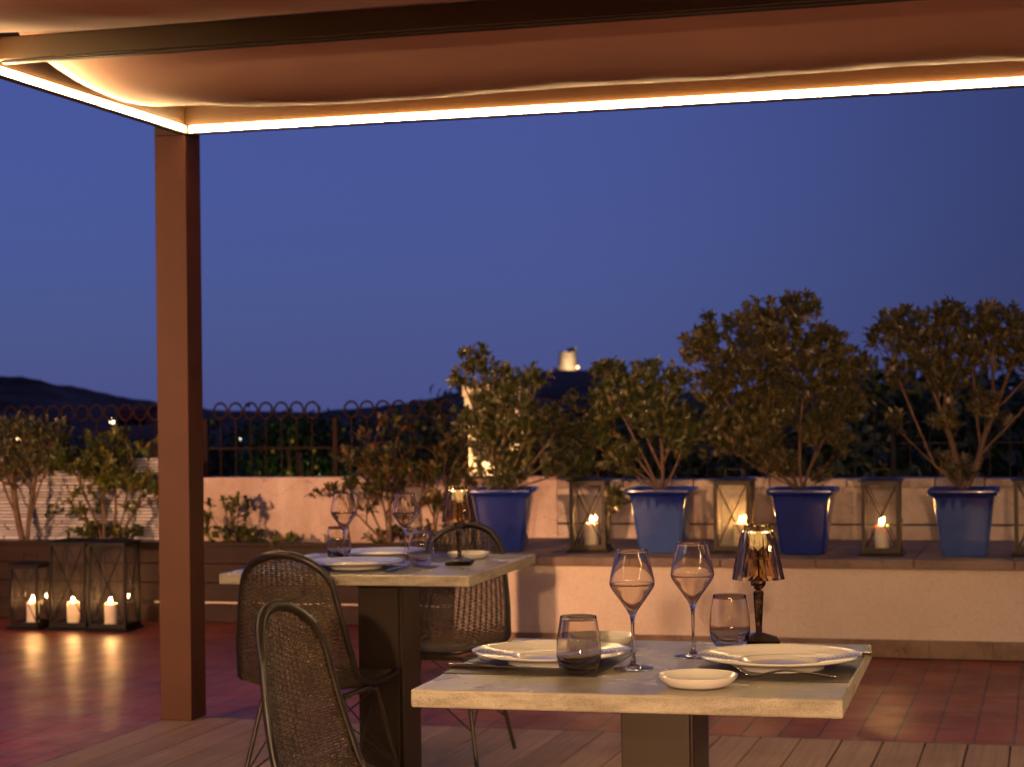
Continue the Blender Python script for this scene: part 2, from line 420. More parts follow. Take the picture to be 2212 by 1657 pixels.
xs = np.concatenate([np.linspace(-2500, -800, 12), np.linspace(-790, 120, 380), np.linspace(140, 2000, 14)])
ys = np.concatenate([np.linspace(12.3, 280, 26), np.linspace(300, 1250, 90), np.linspace(1400, 3500, 6)])
V = [(x, y, hill_h(x, y) if y > 200 else -7.0+.0*x) for y in ys for x in xs]; nx = len(xs)
F = [(j*nx+i, j*nx+i+1, (j+1)*nx+i+1, (j+1)*nx+i) for j in range(len(ys)-1) for i in range(nx-1)]
o = MB().raw(V, F).build('hills', M_hill, smooth=True); structure(o)
o = MB().raw([(-3000,-3000,-7.3),(3000,-3000,-7.3),(3000,4000,-7.3),(-3000,4000,-7.3)], [(0,1,2,3)]).build('ground', M_hill); structure(o)

# tower on the hill
t = thing('hilltop_tower', 'ruined stone tower lit up on top of the distant hill', 'tower', (-251.9, 1000, hill_h(-252, 1000)-1))
m = MB(); N = 28; ring = []
for k in range(N):
    a = 2*PI*k/N; top = 12.4 + (1.3 if -.2 < math.sin(a-.4) and math.cos(a) > -.3 else -1.2)+.5*math.sin(7*a)
    ring.append((a, top))
V = []; 
for zf in (0, .25, .5, .75, 1):
    for a, top in ring: V.append(((5.3-.5*zf)*math.cos(a), (5.3-.5*zf)*math.sin(a), top*zf))
for zf in (1, .1):
    for a, top in ring: V.append((3.9*math.cos(a), 3.9*math.sin(a), top*zf))
F = [(i*N+k, i*N+(k+1) % N, (i+1)*N+(k+1) % N, (i+1)*N+k) for i in range(6) for k in range(N)]
m.raw(V, F); m.build('ruined_wall', M_tower, t)
m = MB(); m.box((-6.4, -6.2, -2), (-2.5, -3, 3.2)); m.build('lower_wall', M_tower, t)
for i, (x, s_l) in enumerate(((-268.5, 'left'), (-243.9, 'right'))):
    zz = hill_h(x, 990)
    t = thing('floodlight', f'orange floodlight on the hill crest just {s_l} of the lit tower', 'floodlight', (x, 990, zz), 0, 'floodlights by the hilltop tower')
    MB().tube([(0, 0, -1), (0, 0, 1.2)], .15, 6).build('post', M_black, t)
    MB().lathe([(.02, 1.0), (.75, 1.25), (.9, 1.7), (.6, 2.2), (.02, 2.4)], 12).build('lamp_head', emis('flood_glow%d' % i, (1, .52, .2), 7 if i else 5), t, smooth=True)
sp = D.lights.new('tower_spot', 'SPOT'); sp.energy = 1.5e4; sp.color = (1, .68, .36); sp.spot_size = R(85); sp.spot_blend = .6; sp.shadow_soft_size = .5
so = D.objects.new('tower_spot', sp); COL.objects.link(so); so.location = (-246, 985, hill_h(-246, 985)+1.5)
so.rotation_euler = (Vector((-250, 1000, hill_h(-252, 1000)+8))-so.location).to_track_quat('-Z', 'Y').to_euler()

# ------------------------------------------------------------------ pergola
pg = thing('pergola', 'brown steel pergola with sagging fabric roof and glowing light strips under its beams', 'pergola', (-3.51, 7.26, 0))
def P(m, name, mt, sm=False):
    o = m.build(name, mt, pg, sm); o.matrix_parent_inverse = Matrix.Translation((3.51, -7.26, 0)); return o
PX0, PX1, PY0, PY1 = -3.58, 3.3, -2.4, 7.335; BZ0, BZ1 = 2.434, 2.66; bw = .142
for (x, y) in ((PX0, PY1-bw), (PX1-bw, PY1-bw), (PX0, PY0), (PX1-bw, PY0)):
    bevel(P(MB().box((x, y, 0.001), (x+bw, y+bw, BZ0-.003)), 'column', M_brown), .003, 2)
bt = .030
bevel(P(MB().box((PX0, PY1-bw, BZ0-.0028), (PX1, PY1-bw+bt, BZ1)), 'beam', M_beam), .002, 1)
bevel(P(MB().box((PX0, PY0, BZ0), (PX1, PY0+bw, BZ1)), 'beam', M_beam), .002, 1)
bevel(P(MB().box((PX0+bw-bt, PY0+bw+.001, BZ0), (PX0+bw, PY1-bw-.001, BZ1)), 'beam', M_beam), .003, 1)
bevel(P(MB().box((PX1-bw, PY0+bw+.001, BZ0), (PX1-bw+bt, PY1-bw-.001, BZ1)), 'beam', M_beam), .003, 1)
for (x, y) in ((PX0, PY1-bw), ):
    bevel(P(MB().box((x+.0006, y+bt+.001, BZ0-.0025), (x+bw-.0006, y+bw-.0006, BZ1-.02)), 'column_head', M_brown), .002, 1)
    bevel(P(MB().box((x+.0006, y+.0006, BZ0-.0025), (x+bw-bt-.001, y+bt, BZ1-.02)), 'column_head', M_brown), .002, 1) if False else None
iy1, ix0, iy0, ix1 = PY1-bw, PX0+bw, PY0+bw, PX1-bw
lz0, lz1, lt = BZ0+.004, BZ0+.029, .012
# lip under each strip plus the diffuser
def strip(lo, hi, liplo, liphi):
    l = P(MB().box(liplo, liphi), 'strip_housing', M_brown)
    s = P(MB().box(lo, hi), 'light_strip', M_led); bevel(s, .004, 2)
strip((ix0+.022, iy1-lt, lz0), (ix1-.022, iy1-.001, lz1), (ix0+.001, iy1-lt-.002, BZ0-.001), (ix1-.001, iy1-.001, lz0-.001))
strip((ix0+.022, iy0+.001, lz0), (ix1-.022, iy0+lt, lz1), (ix0+.001, iy0+.001, BZ0-.001), (ix1-.001, iy0+lt+.002, lz0-.001))
strip((ix0+.001, iy0+.022, lz0), (ix0+lt, iy1-.022, lz1), (ix0+.001, iy0+.02, BZ0-.001), (ix0+lt+.002, iy1-.02, lz0-.001))
strip((ix1-lt, iy0+.022, lz0), (ix1-.001, iy1-.022, lz1), (ix1-lt-.002, iy0+.02, BZ0-.001), (ix1-.001, iy1-.02, lz0-.001))
bars = [5.715, 4.23, 2.745, 1.26, -.225, -1.71]
for y in bars:
    bevel(P(MB().box((ix0+.001, y, 2.482), (ix1-.001, y+.045, 2.562)), 'crossbar', M_beam), .004, 2)
    P(MB().box((ix0+.02, y+.008, 2.473), (ix1-.02, y+.037, 2.4805)), 'crossbar_seal', M_wood)
edges = [iy1-.004]+bars+[iy0]
for i in range(len(edges)-1):
    y1 = edges[i]; y0 = edges[i+1]+(.045 if i+1 < len(edges)-1 else 0); sag = .172 if i == 0 else .145
    nx_, ny_ = 160, 40; fx0, fx1 = ix0+(.055 if i == 0 else .004), ix1-.03
    V = []
    for b_ in range(ny_+1):
        tt = b_/ny_
        for a_ in range(nx_+1):
            u = a_/nx_; x = fx0+(fx1-fx0)*u
            w = 4*tt*(1-tt); s2 = sag*(1+.025*math.sin(x*1.7+i)+.012*math.sin(x*4.3+2*i))
            ed = math.exp(-(u*(fx1-fx0)/.35)**2); z = 2.60-s2*(1-.25*ed)*w**(.85-.15*ed)+.0025*math.sin(x*5+tt*5+i)*w+.0008*math.sin(x*17+3*math.sin(tt*6))*w
            V.append((x, y0+(y1-y0)*tt, z))
    F = [(b_*(nx_+1)+a_, b_*(nx_+1)+a_+1, (b_+1)*(nx_+1)+a_+1, (b_+1)*(nx_+1)+a_) for b_ in range(ny_) for a_ in range(nx_)]
    o = P(MB().raw(V, F), 'canopy_panel', M_fabric, True)
    sd = o.modifiers.new('s', 'SOLIDIFY'); sd.thickness = .002

# ------------------------------------------------------------------ walls, bench, planter
o = MB().box((-9, 11.385, FZ), (-2.95, 11.60, .852)).build('pink_parapet_wall', M_pink); 
tag(o, 'weathered pink plaster parapet wall behind the wooden planter', 'wall')
# white-washed back wall behind the bench, in two courses with a joint
bwall = thing('whitewashed_parapet_wall', 'worn whitewashed parapet wall behind the blue pots, with one long joint', 'wall', (0, 11.385, FZ))
def PP(m, name, mt, root, sm=False):
    o = m.build(name, mt, root, sm); l = root.location; o.matrix_parent_inverse = Matrix.Translation((-l[0], -l[1], -l[2])); return o
bevel(PP(MB().box((-2.948, 11.385, FZ), (6, 11.60, .556)), 'lower_course', M_parapet, bwall), .004, 1)
PP(MB().box((-2.948, 11.392, .5565), (6, 11.598, .5655)), 'joint', M_wick, bwall)
bevel(PP(MB().box((-2.948, 11.385, .566), (6, 11.60, .78)), 'upper_course', M_parapet, bwall), .004, 1)
m = MB(); xx = -2.948
while xx < 6:      # rough stone coping
    w = random.uniform(.18, .34); m.box((xx, 11.372+random.uniform(-.006, .006), .7805), (min(xx+w-.004, 6), 11.61, .835+random.uniform(-.006, .008))); xx += w
bevel(PP(m, 'coping', plaster("rough_coping_stone", (.50, .42, .36), (.27, .19, .15), big=6), bwall), .008, 2)

bn = thing('masonry_bench', 'long low white masonry bench ledge with stone top and tiled skirting', 'bench', (0, 9.9, FZ))
PP(MB().box((-3.16, 9.925, FZ), (6, 11.384, .425)), 'front_wall', M_whitewash, bn)
m = MB(); xx = -3.18; k = 0
while xx < 6:
    m.box((xx, 9.895, .4255), (min(xx+.497, 6.02), 11.3835, .4735)); xx += .50
bevel(PP(m, 'stone_top', M_slab, bn), .006, 2)
m = MB(); xx = -3.17
while xx < 6:
    m.box((xx, 9.903, FZ), (min(xx+.318, 6.02), 9.9245, .062)); xx += .32
bevel(PP(m, 'skirting', M_skirt, bn), .003, 1)

pl = thing('wooden_planter', 'long dark plank planter box below the pink wall', 'planter', (-5, 10.87, FZ))
m = MB()
for z0, z1 in ((FZ, .086), (.098, .215), (.2165, .335), (.3365, .445)):
    m.box((-9, 10.87, z0), (-3.19, 10.90, z1))
bevel(PP(m, 'plank_front', M_wood, pl), .004, 1)
PP(MB().box((-9, 10.86, .4455), (-3.19, 10.94, .468)), 'top_rail', M_wood, pl)
PP(MB().box((-5.45, 10.885, .0865), (-3.19, 10.90, .0975)), 'pale_joint_strip', mat("pale_joint", (.55, .45, .38), .5), pl)
PP(MB().box((-9, 10.887, .0865), (-5.4505, 10.90, .0975)), 'dark_joint_strip', M_wick, pl)
PP(MB().box((-9, 10.905, FZ+.02), (-3.19, 11.38, .415)), 'soil', M_soil, pl)

# white stacked stone wall, left
m = MB(); z = FZ; row = 0
while z < .975:
    h = random.uniform(.016, .026); x = -9.0+random.uniform(0, .2)
    while x < -5.36:
        w = random.uniform(.12, .42); xe = min(x+w-.003, -5.345+random.uniform(-.05, .012))
        if xe > x: m.box((x, 11.30+random.uniform(0, .035), z), (xe, 11.384, z+h-.0075))
        x += w
    z += h
o = thing('stacked_stone_wall', '', 'wall', (-7, 11.34, FZ)); bevel(PP(m, 'stone_courses', M_reed, o), .003, 1)
PP(MB().box((-9, 11.345, FZ), (-5.42, 11.3845, .955)), 'gap_shade_backing', M_wick, o)  # black backing stands in for deep shade between the courses
tag(o, 'white stacked thin stone wall at the left with ragged end', 'wall')

# iron fence with ring tops
def fence_panel(x0, n, pitch, zb, zt, y=11.5):
    m = MB()
    for k in range(n):
        x = x0+k*pitch; r = .044
        m.tube([(x+r*math.cos(a)*1.06, y, zt-.056+.052*math.sin(a)) for a in np.arange(20)*PI/10], .0072, 6, True)
        m.tube([(x, y, zt-.108), (x, y, zb)], .0055, 6)
    return m
fn = thing('iron_fence', 'rust brown iron fence with a row of ring tops along the pink wall', 'fence', (-5, 11.5, .852))
def fp(x0, n, pitch=.108, x1=None):
    m = fence_panel(x0, n, pitch, .84, 1.342); 
    a, b = x0-.088, x0+(n-1)*pitch+.13
    m.box((a, 11.494, 1.034), (b, 11.506, 1.046)); PP(m, 'ring_panel', M_iron, fn, False)
fp(-5.265, 7); fp(-4.345, 7); fp(-3.47, 7)
fp(-6.85-.108*9, 9); fp(-6.82, 12)
for x in (-5.37, -4.455, -3.575, -2.68): bevel(PP(MB().box((x-.017, 11.483, .84), (x+.017, 11.517, 1.235)), 'post', M_iron, fn), .003, 1)
fn2 = thing('dark_iron_fence', 'dark iron bar fence half hidden behind the potted shrubs', 'fence', (0, 11.5, .84))
for p in range(6):
    x0 = -2.6+p*.9; m = MB()
    for k in range(7): m.tube([(x0+k*.115, 11.5, 1.24), (x0+k*.115, 11.5, .80)], .0055, 6)
    m.box((x0-.07, 11.494, 1.034), (x0+.76, 11.506, 1.046)); PP(m, 'bar_panel', M_wick, fn2)
    bevel(PP(MB().box((x0+.785, 11.483, .80), (x0+.815, 11.517, 1.235)), 'post', M_wick, fn2), .003, 1)

# plaster chimney behind first shrub
ch = thing('plaster_chimney', 'pale plastered chimney with an open middle, behind the leftmost potted shrub', 'chimney', (-3.53, 12.05, .6))
def CH(m, name='masonry'): return bevel(PP(m, name, plaster("pale_render", (.82, .72, .55), (.70, .60, .44)), ch), .004, 1)
CH(MB().box((-3.72, 11.95, -.2), (-3.34, 12.2, .93)), 'base')
CH(MB().box((-3.72, 11.95, .93), (-3.645, 12.2, 1.36)), 'pier'); CH(MB().box((-3.415, 11.95, .93), (-3.34, 12.2, 1.36)), 'pier')
CH(MB().box((-3.73, 11.94, 1.3605), (-3.33, 12.21, 1.44)), 'cap')

# ------------------------------------------------------------------ tables
def table(name, label, cx, cy, z, sx, sy, rz, px, py):
    t = thing(name, label, 'table', (cx, cy, 0), rz, 'stone topped restaurant tables')
    th = .034
    o = MB().box((-sx/2, -sy/2, z-th), (sx/2, sy/2, z)).build('tabletop', M_stone, t); bevel(o, .0045, 2)
    m = MB(); a = .070
    m.box((px-a, py-.125, .012), (px+a, py-.115, z-th-.006))         # front sheet
    bevel(m.build('pedestal_front', M_ped, t), .002, 1)
    m = MB().box((px-a+.02, py-.1145, .012), (px+a-.022, py-.075, z-th-.006)); m.build('pedestal_core', M_black, t)
    m = MB().box((px-a, py-.074, .012), (px+a, py+.125, z-th-.006)); bevel(m.build('pedestal', M_ped, t), .003, 1)
    MB().box((px-.15, py-.15, z-th-.0055), (px+.15, py+.15, z-th-.0005)).build('mount_plate', M_black, t)
    o = MB().box((px-.24, py-.25, .001), (px+.24, py+.25, .0115)).build('base_plate', M_baseplate, t); bevel(o, .002, 1)
    return t
T1Z, T2Z = .75, .757
T1 = table('dining_table', 'nearer stone topped square dining table set for two', -.770, 3.773, T1Z, .80, .80, R(1.5), .0, .08)
T2 = table('dining_table', 'farther stone topped dining table beside two rattan chairs', -2.168, 6.04, T2Z, .835, .87, R(1.5), -.005, .06)

# ------------------------------------------------------------------ rattan chair
def make_chair(label, loc, rz):
    t = thing('rattan_chair', label, 'chair', loc, rz, 'dark woven rattan shell chairs')
    prof = catmull([(-.272, .832), (-.263, .75), (-.250, .66), (-.233, .57), (-.212, .49), (-.194, .435), (-.160, .404), (-.09, .396), (0, .396), (.10, .404), (.19, .414), (.232, .408)], 30)
    d = np.r_[0, np.cumsum(np.linalg.norm(np.diff(prof, axis=0), axis=1))]; Ltot = d[-1]
    def centre(s):
        s = np.clip(s, 0, Ltot); return np.array([np.interp(s, d, prof[:, 0]), np.interp(s, d, prof[:, 1])])
    def nrm(s):
        a = centre(s-.004); b = centre(s+.004); t_ = (b-a)/np.linalg.norm(b-a); return np.array([-t_[1], t_[0]])  # toward the sitter
    WS = [(0, .146), (.08, .160), (.2, .184), (.33, .206), (.42, .215), (.5, .224), (.62, .226), (.75, .220), (Ltot, .205)]
    def Wd(s): return np.interp(s, [a for a, _ in WS], [b for _, b in WS])
    KS = [(0, .030), (.12, .036), (.3, .040), (.40, .042), (.47, .034), (.55, .022), (.65, .015), (Ltot, .006)]
    def K(s): return np.interp(s, [a for a, _ in KS], [b for _, b in KS])
    Rt, Rb = .125, .085
    def hw(s):
        w = Wd(s)
        if s < Rt: w = w*math.sqrt(max(0, 1-(1-s/Rt)**2.2))
        if s > Ltot-Rb: w = w-.085*(1-math.sqrt(max(0, 1-((s-(Ltot-Rb))/Rb)**2)))-0*s
        return w
    NS, DS = 64, .004
    # sign: profile runs from top of back to seat front
    def surf(s, a, off=0.0):
        c = centre(s); n_ = nrm(s); w = Wd(s); q = (a/w)
        k = K(s)*abs(q)**2.3+off
        n2 = n_ if n_[0]+n_[1] > 0 else -n_
        return (a*(1-.06*abs(q)**3), c[0]+n2[0]*k, c[1]+n2[1]*k)
    NST = 17
    # stakes
    m = MB()
    for j in range(NST):
        f = (-1+2*(j+.5)/NST)*.97
        pts = [surf(s, f*Wd(s)) for s in np.arange(.004, Ltot-.004, .014) if abs(f*Wd(s)) < hw(s)-.006]
        for dx in (-.0024, .0024):
            m.tube([(p[0]+dx, p[1], p[2]) for p in pts], .0021, 4, cap=False)
    m.build('stakes', M_rattan, t, smooth=True)
    m = MB(); i = 0
    for s in np.arange(.012, Ltot-.008, .0070):
        h = hw(s)-.003
        if h < .02: continue
        w = Wd(s); pts = []
        for k in range(NST*3+1):
            a = (-1+2*k/(NST*3))*w*.97
            a = max(-h, min(h, a))
            if pts and abs(a-pts[-1][0]*1.0) < 1e-6: continue
            ph = PI*(k/3.0)
            pts.append(surf(s+.0006*math.sin(k*1.3+i), a, .0036*math.sin(ph+PI*(i % 2))))
        pts = [p for q_, p in enumerate(pts) if q_ == 0 or abs(p[0]-pts[q_-1][0]) > .0008]
        pts = [surf(s, -hw(s))]+pts+[surf(s, hw(s))]
        m.tube(pts, .0027, 6, cap=False); i += 1
    m.build('weave', M_rattan, t, smooth=True)
    # rim: wrapped tube round the outline
    sr = np.concatenate([Rt*(1-np.cos(np.linspace(0, PI/2, 40)))*1.0, np.linspace(Rt, Ltot-Rb, 90)[1:], Ltot-Rb+Rb*np.sin(np.linspace(0, PI/2, 30))[1:]])
    right = [surf(s, hw(s)) for s in sr]; left = [surf(s, -hw(s)) for s in sr][::-1]
    front = [surf(Ltot, a) for a in np.linspace(hw(Ltot), -hw(Ltot), 16)[1:-1]]
    path = np.array(right+front+left)
    keep = [0]
    for k in range(1, len(path)):
        if np.linalg.norm(path[k]-path[keep[-1]]) > .002: keep.append(k)
    path = path[keep]
    if np.linalg.norm(path[0]-path[-1]) < .002: path = path[:-1]
    # resample
    q = np.vstack([path, path[:1]]); dd = np.r_[0, np.cumsum(np.linalg.norm(np.diff(q, axis=0), axis=1))]
    n = int(dd[-1]/.0023); n -= n % 2; ss = np.linspace(0, dd[-1], n, endpoint=False)
    rp = np.stack([np.interp(ss, dd, q[:, k]) for k in range(3)], 1)
    for _ in range(12): rp = (np.roll(rp, 1, 0)+rp*2+np.roll(rp, -1, 0))/4
    base = .0095+.0030*np.clip((rp[:, 2]-.70)/.12, 0, 1)
    rad = base+np.where(np.arange(n) % 2 == 0, .0010, -.0010)
    MB().tube(rp, rad, 10, True).build('rim', M_rim, t, smooth=True)
    # seat support frame and legs
    m = MB()
    m.tube([(-.125, .125, .374), (.125, .125, .374), (.125, -.105, .374), (-.125, -.105, .374)], .008, 8, True)
    m.build('seat_frame', M_steel, t, smooth=False)
    MB().box((-.05, -.075, .378), (.05, -.035, .390)).build('seat_bracket', M_steel, t); MB().box((-.05, .05, .378), (.05, .09, .390)).build('seat_bracket', M_steel, t)
    feet = {}
    for sx in (-1, 1):
        for sy in (-1, 1):
            pts = catmull([(sx*.118, sy*.03+.01, .368), (sx*.128, sy*.095+.01, .368), (sx*.134, sy*.122+.01, .362), (sx*.142, sy*.132+.01, .355), (sx*.175, sy*.165+.01, .18), (sx*.208, sy*.198+.01, .004)], 6)
            MB().tube(pts, .0078, 10).build('leg', M_steel, t, smooth=True)
            feet[sx, sy] = pts
    m = MB()
    def at(sx, sy, z):
        p = feet[sx, sy]; k = np.argmin(abs(p[8:, 2]-z))+8; return p[k]
    for a, b in (((-1,-1),(1,-1)), ((1,-1),(1,1)), ((1,1),(-1,1)), ((-1,1),(-1,-1))):
        m.tube([at(*a, .36), at(*b, .12)], .0028, 6); m.tube([at(*b, .36), at(*a, .12)], .0028, 6)
    m.tube([at(-1,-1,.36), at(1,1,.12)], .0028, 6)
    m.build('cross_wires', M_steel, t)
    return t
chA = make_chair('rattan chair with its back to us in front of the farther table', (-2.275, 5.70, .001), R(-3))
chB = dup(chA, 'rattan chair nearest the camera, cut off by the bottom edge', (-1.424, 3.965, .001), R(-94), 'dark woven rattan shell chairs')
chC = dup(chA, 'rattan chair facing us on the far side of the farther table', (-2.165, 6.655, .001), R(176), 'dark woven rattan shell chairs')

# ------------------------------------------------------------------ tableware
def plate_mesh(Rr, ribs, h=.026):
    prof = [(.0, .006), (Rr*.40, .006), (Rr*.44, .0075), (Rr*.47, .013)]
    rr = np.linspace(Rr*.50, Rr*.985, 64)
    for r in rr:
        k = (r-Rr*.5)/(Rr*.485); z = .014+(h-.015)*k**1.1
        if ribs and .08 < k < .95: z += .0019*math.sin((k-.08)/.87*2*PI*8)
        prof.append((r, z))
    prof += [(Rr, h), (Rr*.995, h-.0018), (Rr*.95, h-.005), (Rr*.60, .010), (Rr*.56, .006), (Rr*.55, 0), (Rr*.52, 0), (Rr*.51, .003), (0, .003)]
    prof[0] = (.0005, .006); prof[-1] = (.0005, .003)
    return MB().lathe(prof, 96)
def place(o, label, cat, loc, rz=0, group=None):
    o.location = loc; o.rotation_euler = (0, 0, rz); return tag(o, label, cat, group)
def copy1(o, label, loc, rz=0):
    c = o.copy(); COL.objects.link(c); c.location = loc; c.rotation_euler = (0, 0, rz); c['label'] = label; return c
PG = 'white dinner plates'
MT = .0016
p1 = autosmooth(plate_mesh(.163, True).build('dinner_plate', M_porc), 50)
place(p1, 'large white ribbed plate at the left of the nearer table', 'plate', (-.992, 3.765, T1Z+MT+.0002), 0, PG)
copy1(p1, 'large white ribbed plate at the right of the nearer table', (-.525, 3.775, T1Z+MT+.0002))
p3 = autosmooth(plate_mesh(.158, False, .024).build('dinner_plate', M_porc), 50)
place(p3, 'smooth white plate at the near side of the farther table', 'plate', (-2.20, 5.845, T2Z+MT+.0002), 0, PG)
copy1(p3, 'smooth white plate at the far side of the farther table', (-2.262, 6.275, T2Z+MT+.0002))
def dish():
    return MB().lathe([(.0005, .006), (.052, .006), (.062, .010), (.072, .019), (.0745, .022), (.0735, .0225), (.076, .0218), (.074, .017), (.064, .007), (.055, .002), (.046, 0), (.043, .002), (.0005, .0025)][0:4]+[(.0745, .0222), (.0757, .0216), (.073, .016), (.063, .006), (.055, .0015), (.046, 0), (.043, .002), (.0005, .0025)], 80)
DG = 'small white side dishes'
d1 = autosmooth(dish().build('side_dish', M_porc), 50)
place(d1, 'small oval looking white dish at the front of the nearer table', 'dish', (-.640, 3.500, T1Z+.0002), 0, DG)
copy1(d1, 'small white dish behind the tumbler on the nearer table', (-.957, 4.075, T1Z+.0002))
copy1(d1, 'small white dish behind the lamp on the farther table', (-1.945, 6.275, T2Z+.0002))

def placemat(sx, sy):
    m, n, b = nodes("woven_placemat")
    v = coords(n)
    wx = n.nodes.new("ShaderNodeTexWave"); wx.bands_direction = 'X'; wx.inputs['Scale'].default_value = 120; L(n, v, wx.inputs['Vector'])
    wy = n.nodes.new("ShaderNodeTexWave"); wy.bands_direction = 'Y'; wy.inputs['Scale'].default_value = 120; L(n, v, wy.inputs['Vector'])
    pr = math_(n, 'MULTIPLY', wx.outputs['Fac'], wy.outputs['Fac'])
    L(n, ramp(n, pr, [(.1, (.016, .014, .012)), (.7, (.17, .145, .12))]), b.inputs['Base Color']); b.inputs['Roughness'].default_value = .45
    bump(n, b, pr, .8, .001)
    o = MB().box((-sx/2, -sy/2, 0), (sx/2, sy/2, MT)).build('placemat', m); bevel(o, .0004, 1); return o
MG = 'charcoal woven placemats'
m1 = place(placemat(.315, .42), 'dark woven placemat under the left plate of the nearer table', 'placemat', (-1.012, 3.785, T1Z+.0001), R(.8), MG)
copy1(m1, 'dark woven placemat under the right plate of the nearer table', (-.530, 3.798, T1Z+.0001), R(.8))
copy1(m1, 'dark woven placemat at the near side of the farther table', (-2.165, 5.80, T2Z+.0001), R(86))
copy1(m1, 'dark woven placemat at the far side of the farther table', (-2.19, 6.29, T2Z+.0001), R(86))

GL = []
def wine_glass():
    out = [(.0004, .0), (.036, 0), (.0395, .0008), (.0398, .0016), (.036, .0028), (.022, .0046), (.010, .0090), (.0052, .016), (.0036, .030), (.0033, .06), (.0036, .085), (.0044, .098), (.0062, .107), (.0105, .116), (.020, .130), (.031, .1455), (.0405, .159), (.0447, .168), (.0452, .174), (.0437, .184), (.0395, .203), (.0348, .222), (.0316, .2365), (.0311, .2374)]
    inn = [(.0306, .2366), (.0338, .222), (.0385, .203), (.0427, .184), (.0442, .174), (.0437, .169), (.0395, .160), (.0300, .1468), (.0188, .1312), (.0085, .1175), (.0030, .1115), (.0004, .1105)]
    P_ = [np.array(p) for p in out]
    a = catmull(out[3:], 4); b = catmull(inn, 4)
    prof = out[:3]+[tuple(p) for p in a]+[tuple(p) for p in b]
    return MB().lathe(prof, 64)
def tumbler():
    out = [(.0004, 0.0015), (.016, .0005), (.024, .0008), (.032, .005), (.0390, .015), (.0428, .030), (.0440, .044), (.0430, .062), (.0402, .084), (.0358, .1115), (.0353, .1124)]
    inn = [(.0348, .1115), (.0392, .084), (.0419, .062), (.0428, .044), (.0412, .033), (.034, .023), (.022, .0165), (.010, .0145), (.0004, .014)]
    a = catmull(out[2:], 5); b = catmull(inn, 5)
    return MB().lathe(out[:2]+[tuple(p) for p in a]+[tuple(p) for p in b], 64)
w1 = wine_glass().build('wine_glass', M_glass, smooth=True)
WG = 'empty stemmed wine glasses'
place(w1, 'left wine glass on the nearer table, beside the tumbler', 'wine glass', (-.806, 3.70, T1Z+.0002), 0, WG)
copy1(w1, 'right wine glass on the nearer table, left of the table lamp', (-.722, 3.905, T1Z+.0002))
copy1(w1, 'left wine glass on the farther table', (-2.325, 6.07, T2Z+.0002))
copy1(w1, 'right wine glass on the farther table', (-2.098, 6.055, T2Z+.0002))
t1 = tumbler().build('water_tumbler', M_glass, smooth=True)
TG = 'stemless tumblers'
place(t1, 'round water tumbler in front of the left plate, nearer table', 'tumbler', (-.893, 3.602, T1Z+MT+.0003), 0, TG)
copy1(t1, 'water tumbler behind the right plate, next to the lamp stem', (-.672, 4.07, T1Z+.0002))
copy1(t1, 'water tumbler at the corner of the near plate, farther table', (-2.010, 5.955, T2Z+MT+.0003))
copy1(t1, 'water tumbler under the left wine glass, farther table', (-2.395, 6.20, T2Z+.0002))

def knife():
    m = MB(); sec = [(-.115, .0085, .0042), (-.110, .0100, .0048), (-.06, .0092, .0046), (-.02, .0078, .0040), (-.012, .0085, .0016), (.02, .0095, .0010), (.07, .0090, .0008), (.10, .0055, .0006), (.115, .0010, .0005)]
    V = []; ns = 10
    for x, w, h in sec:
        for k in range(ns):
            a = 2*PI*k/ns; V.append((x, w*math.cos(a), .0052+h*math.sin(a)))
    F = [(i*ns+k, i*ns+(k+1) % ns, (i+1)*ns+(k+1) % ns, (i+1)*ns+k) for i in range(len(sec)-1) for k in range(ns)]
    F += [tuple(range(ns-1, -1, -1)), tuple((len(sec)-1)*ns+k for k in range(ns))]
    return m.raw(V, F)
def fork():
    m = MB()
    P_ = catmull([(-.100, 0, .0042), (-.07, 0, .0075), (-.03, 0, .0125), (0, 0, .0135), (.03, 0, .0075), (.052, 0, .0028), (.07, 0, .0045), (.088, 0, .0145), (.100, 0, .0215)], 6)
    W_ = lambda x: np.interp(x, [-.1, -.09, -.04, 0, .03, .05, .062, .068], [.0070, .0085, .0060, .0038, .0038, .0100, .0122, .0122])
    body = [p for p in P_ if p[0] <= .0685]; V = []; ns = 8
    for p in body:
        w = W_(p[0])
        for k in range(ns):
            a = 2*PI*k/ns; V.append((p[0], w*math.cos(a), p[2]+.0021*math.sin(a)))
    F = [(i*ns+k, i*ns+(k+1) % ns, (i+1)*ns+(k+1) % ns, (i+1)*ns+k) for i in range(len(body)-1) for k in range(ns)]
    F += [tuple(range(ns-1, -1, -1)), tuple((len(body)-1)*ns+k for k in range(ns))]
    m.raw(V, F)
    tp = [p for p in P_ if p[0] >= .0665]
    for y in (-.0096, -.0032, .0032, .0096):
        m.tube([(p[0], y*(1-.12*(p[0]-.066)/.034), p[2]) for p in tp], np.linspace(.0022, .0011, len(tp)), 6)
    return m
kn = autosmooth(knife().build('table_knife', M_cut), 60)
KG = 'polished table knives'
place(kn, 'steel knife lying in front of the left plate', 'knife', (-1.060, 3.645, T1Z+MT), R(-2), KG)
copy1(kn, 'steel knife behind the right plate, only its handle end showing', (-.475, 3.96, T1Z+MT), R(178))
copy1(kn, 'steel knife beside the near plate on the farther table', (-2.037, 5.80, T2Z+MT), R(92))
fk = autosmooth(fork().build('table_fork', M_cut), 60)
FG = 'polished table forks'
place(fk, 'steel fork with raised tines in front of the right plate', 'fork', (-.497, 3.632, T1Z+MT), R(174), FG)
copy1(fk, 'steel fork on the mat behind the left plate', (-1.04, 3.955, T1Z+MT), R(0))
copy1(fk, 'steel fork beside the far plate on the farther table', (-2.075, 6.33, T2Z+MT), R(-92))

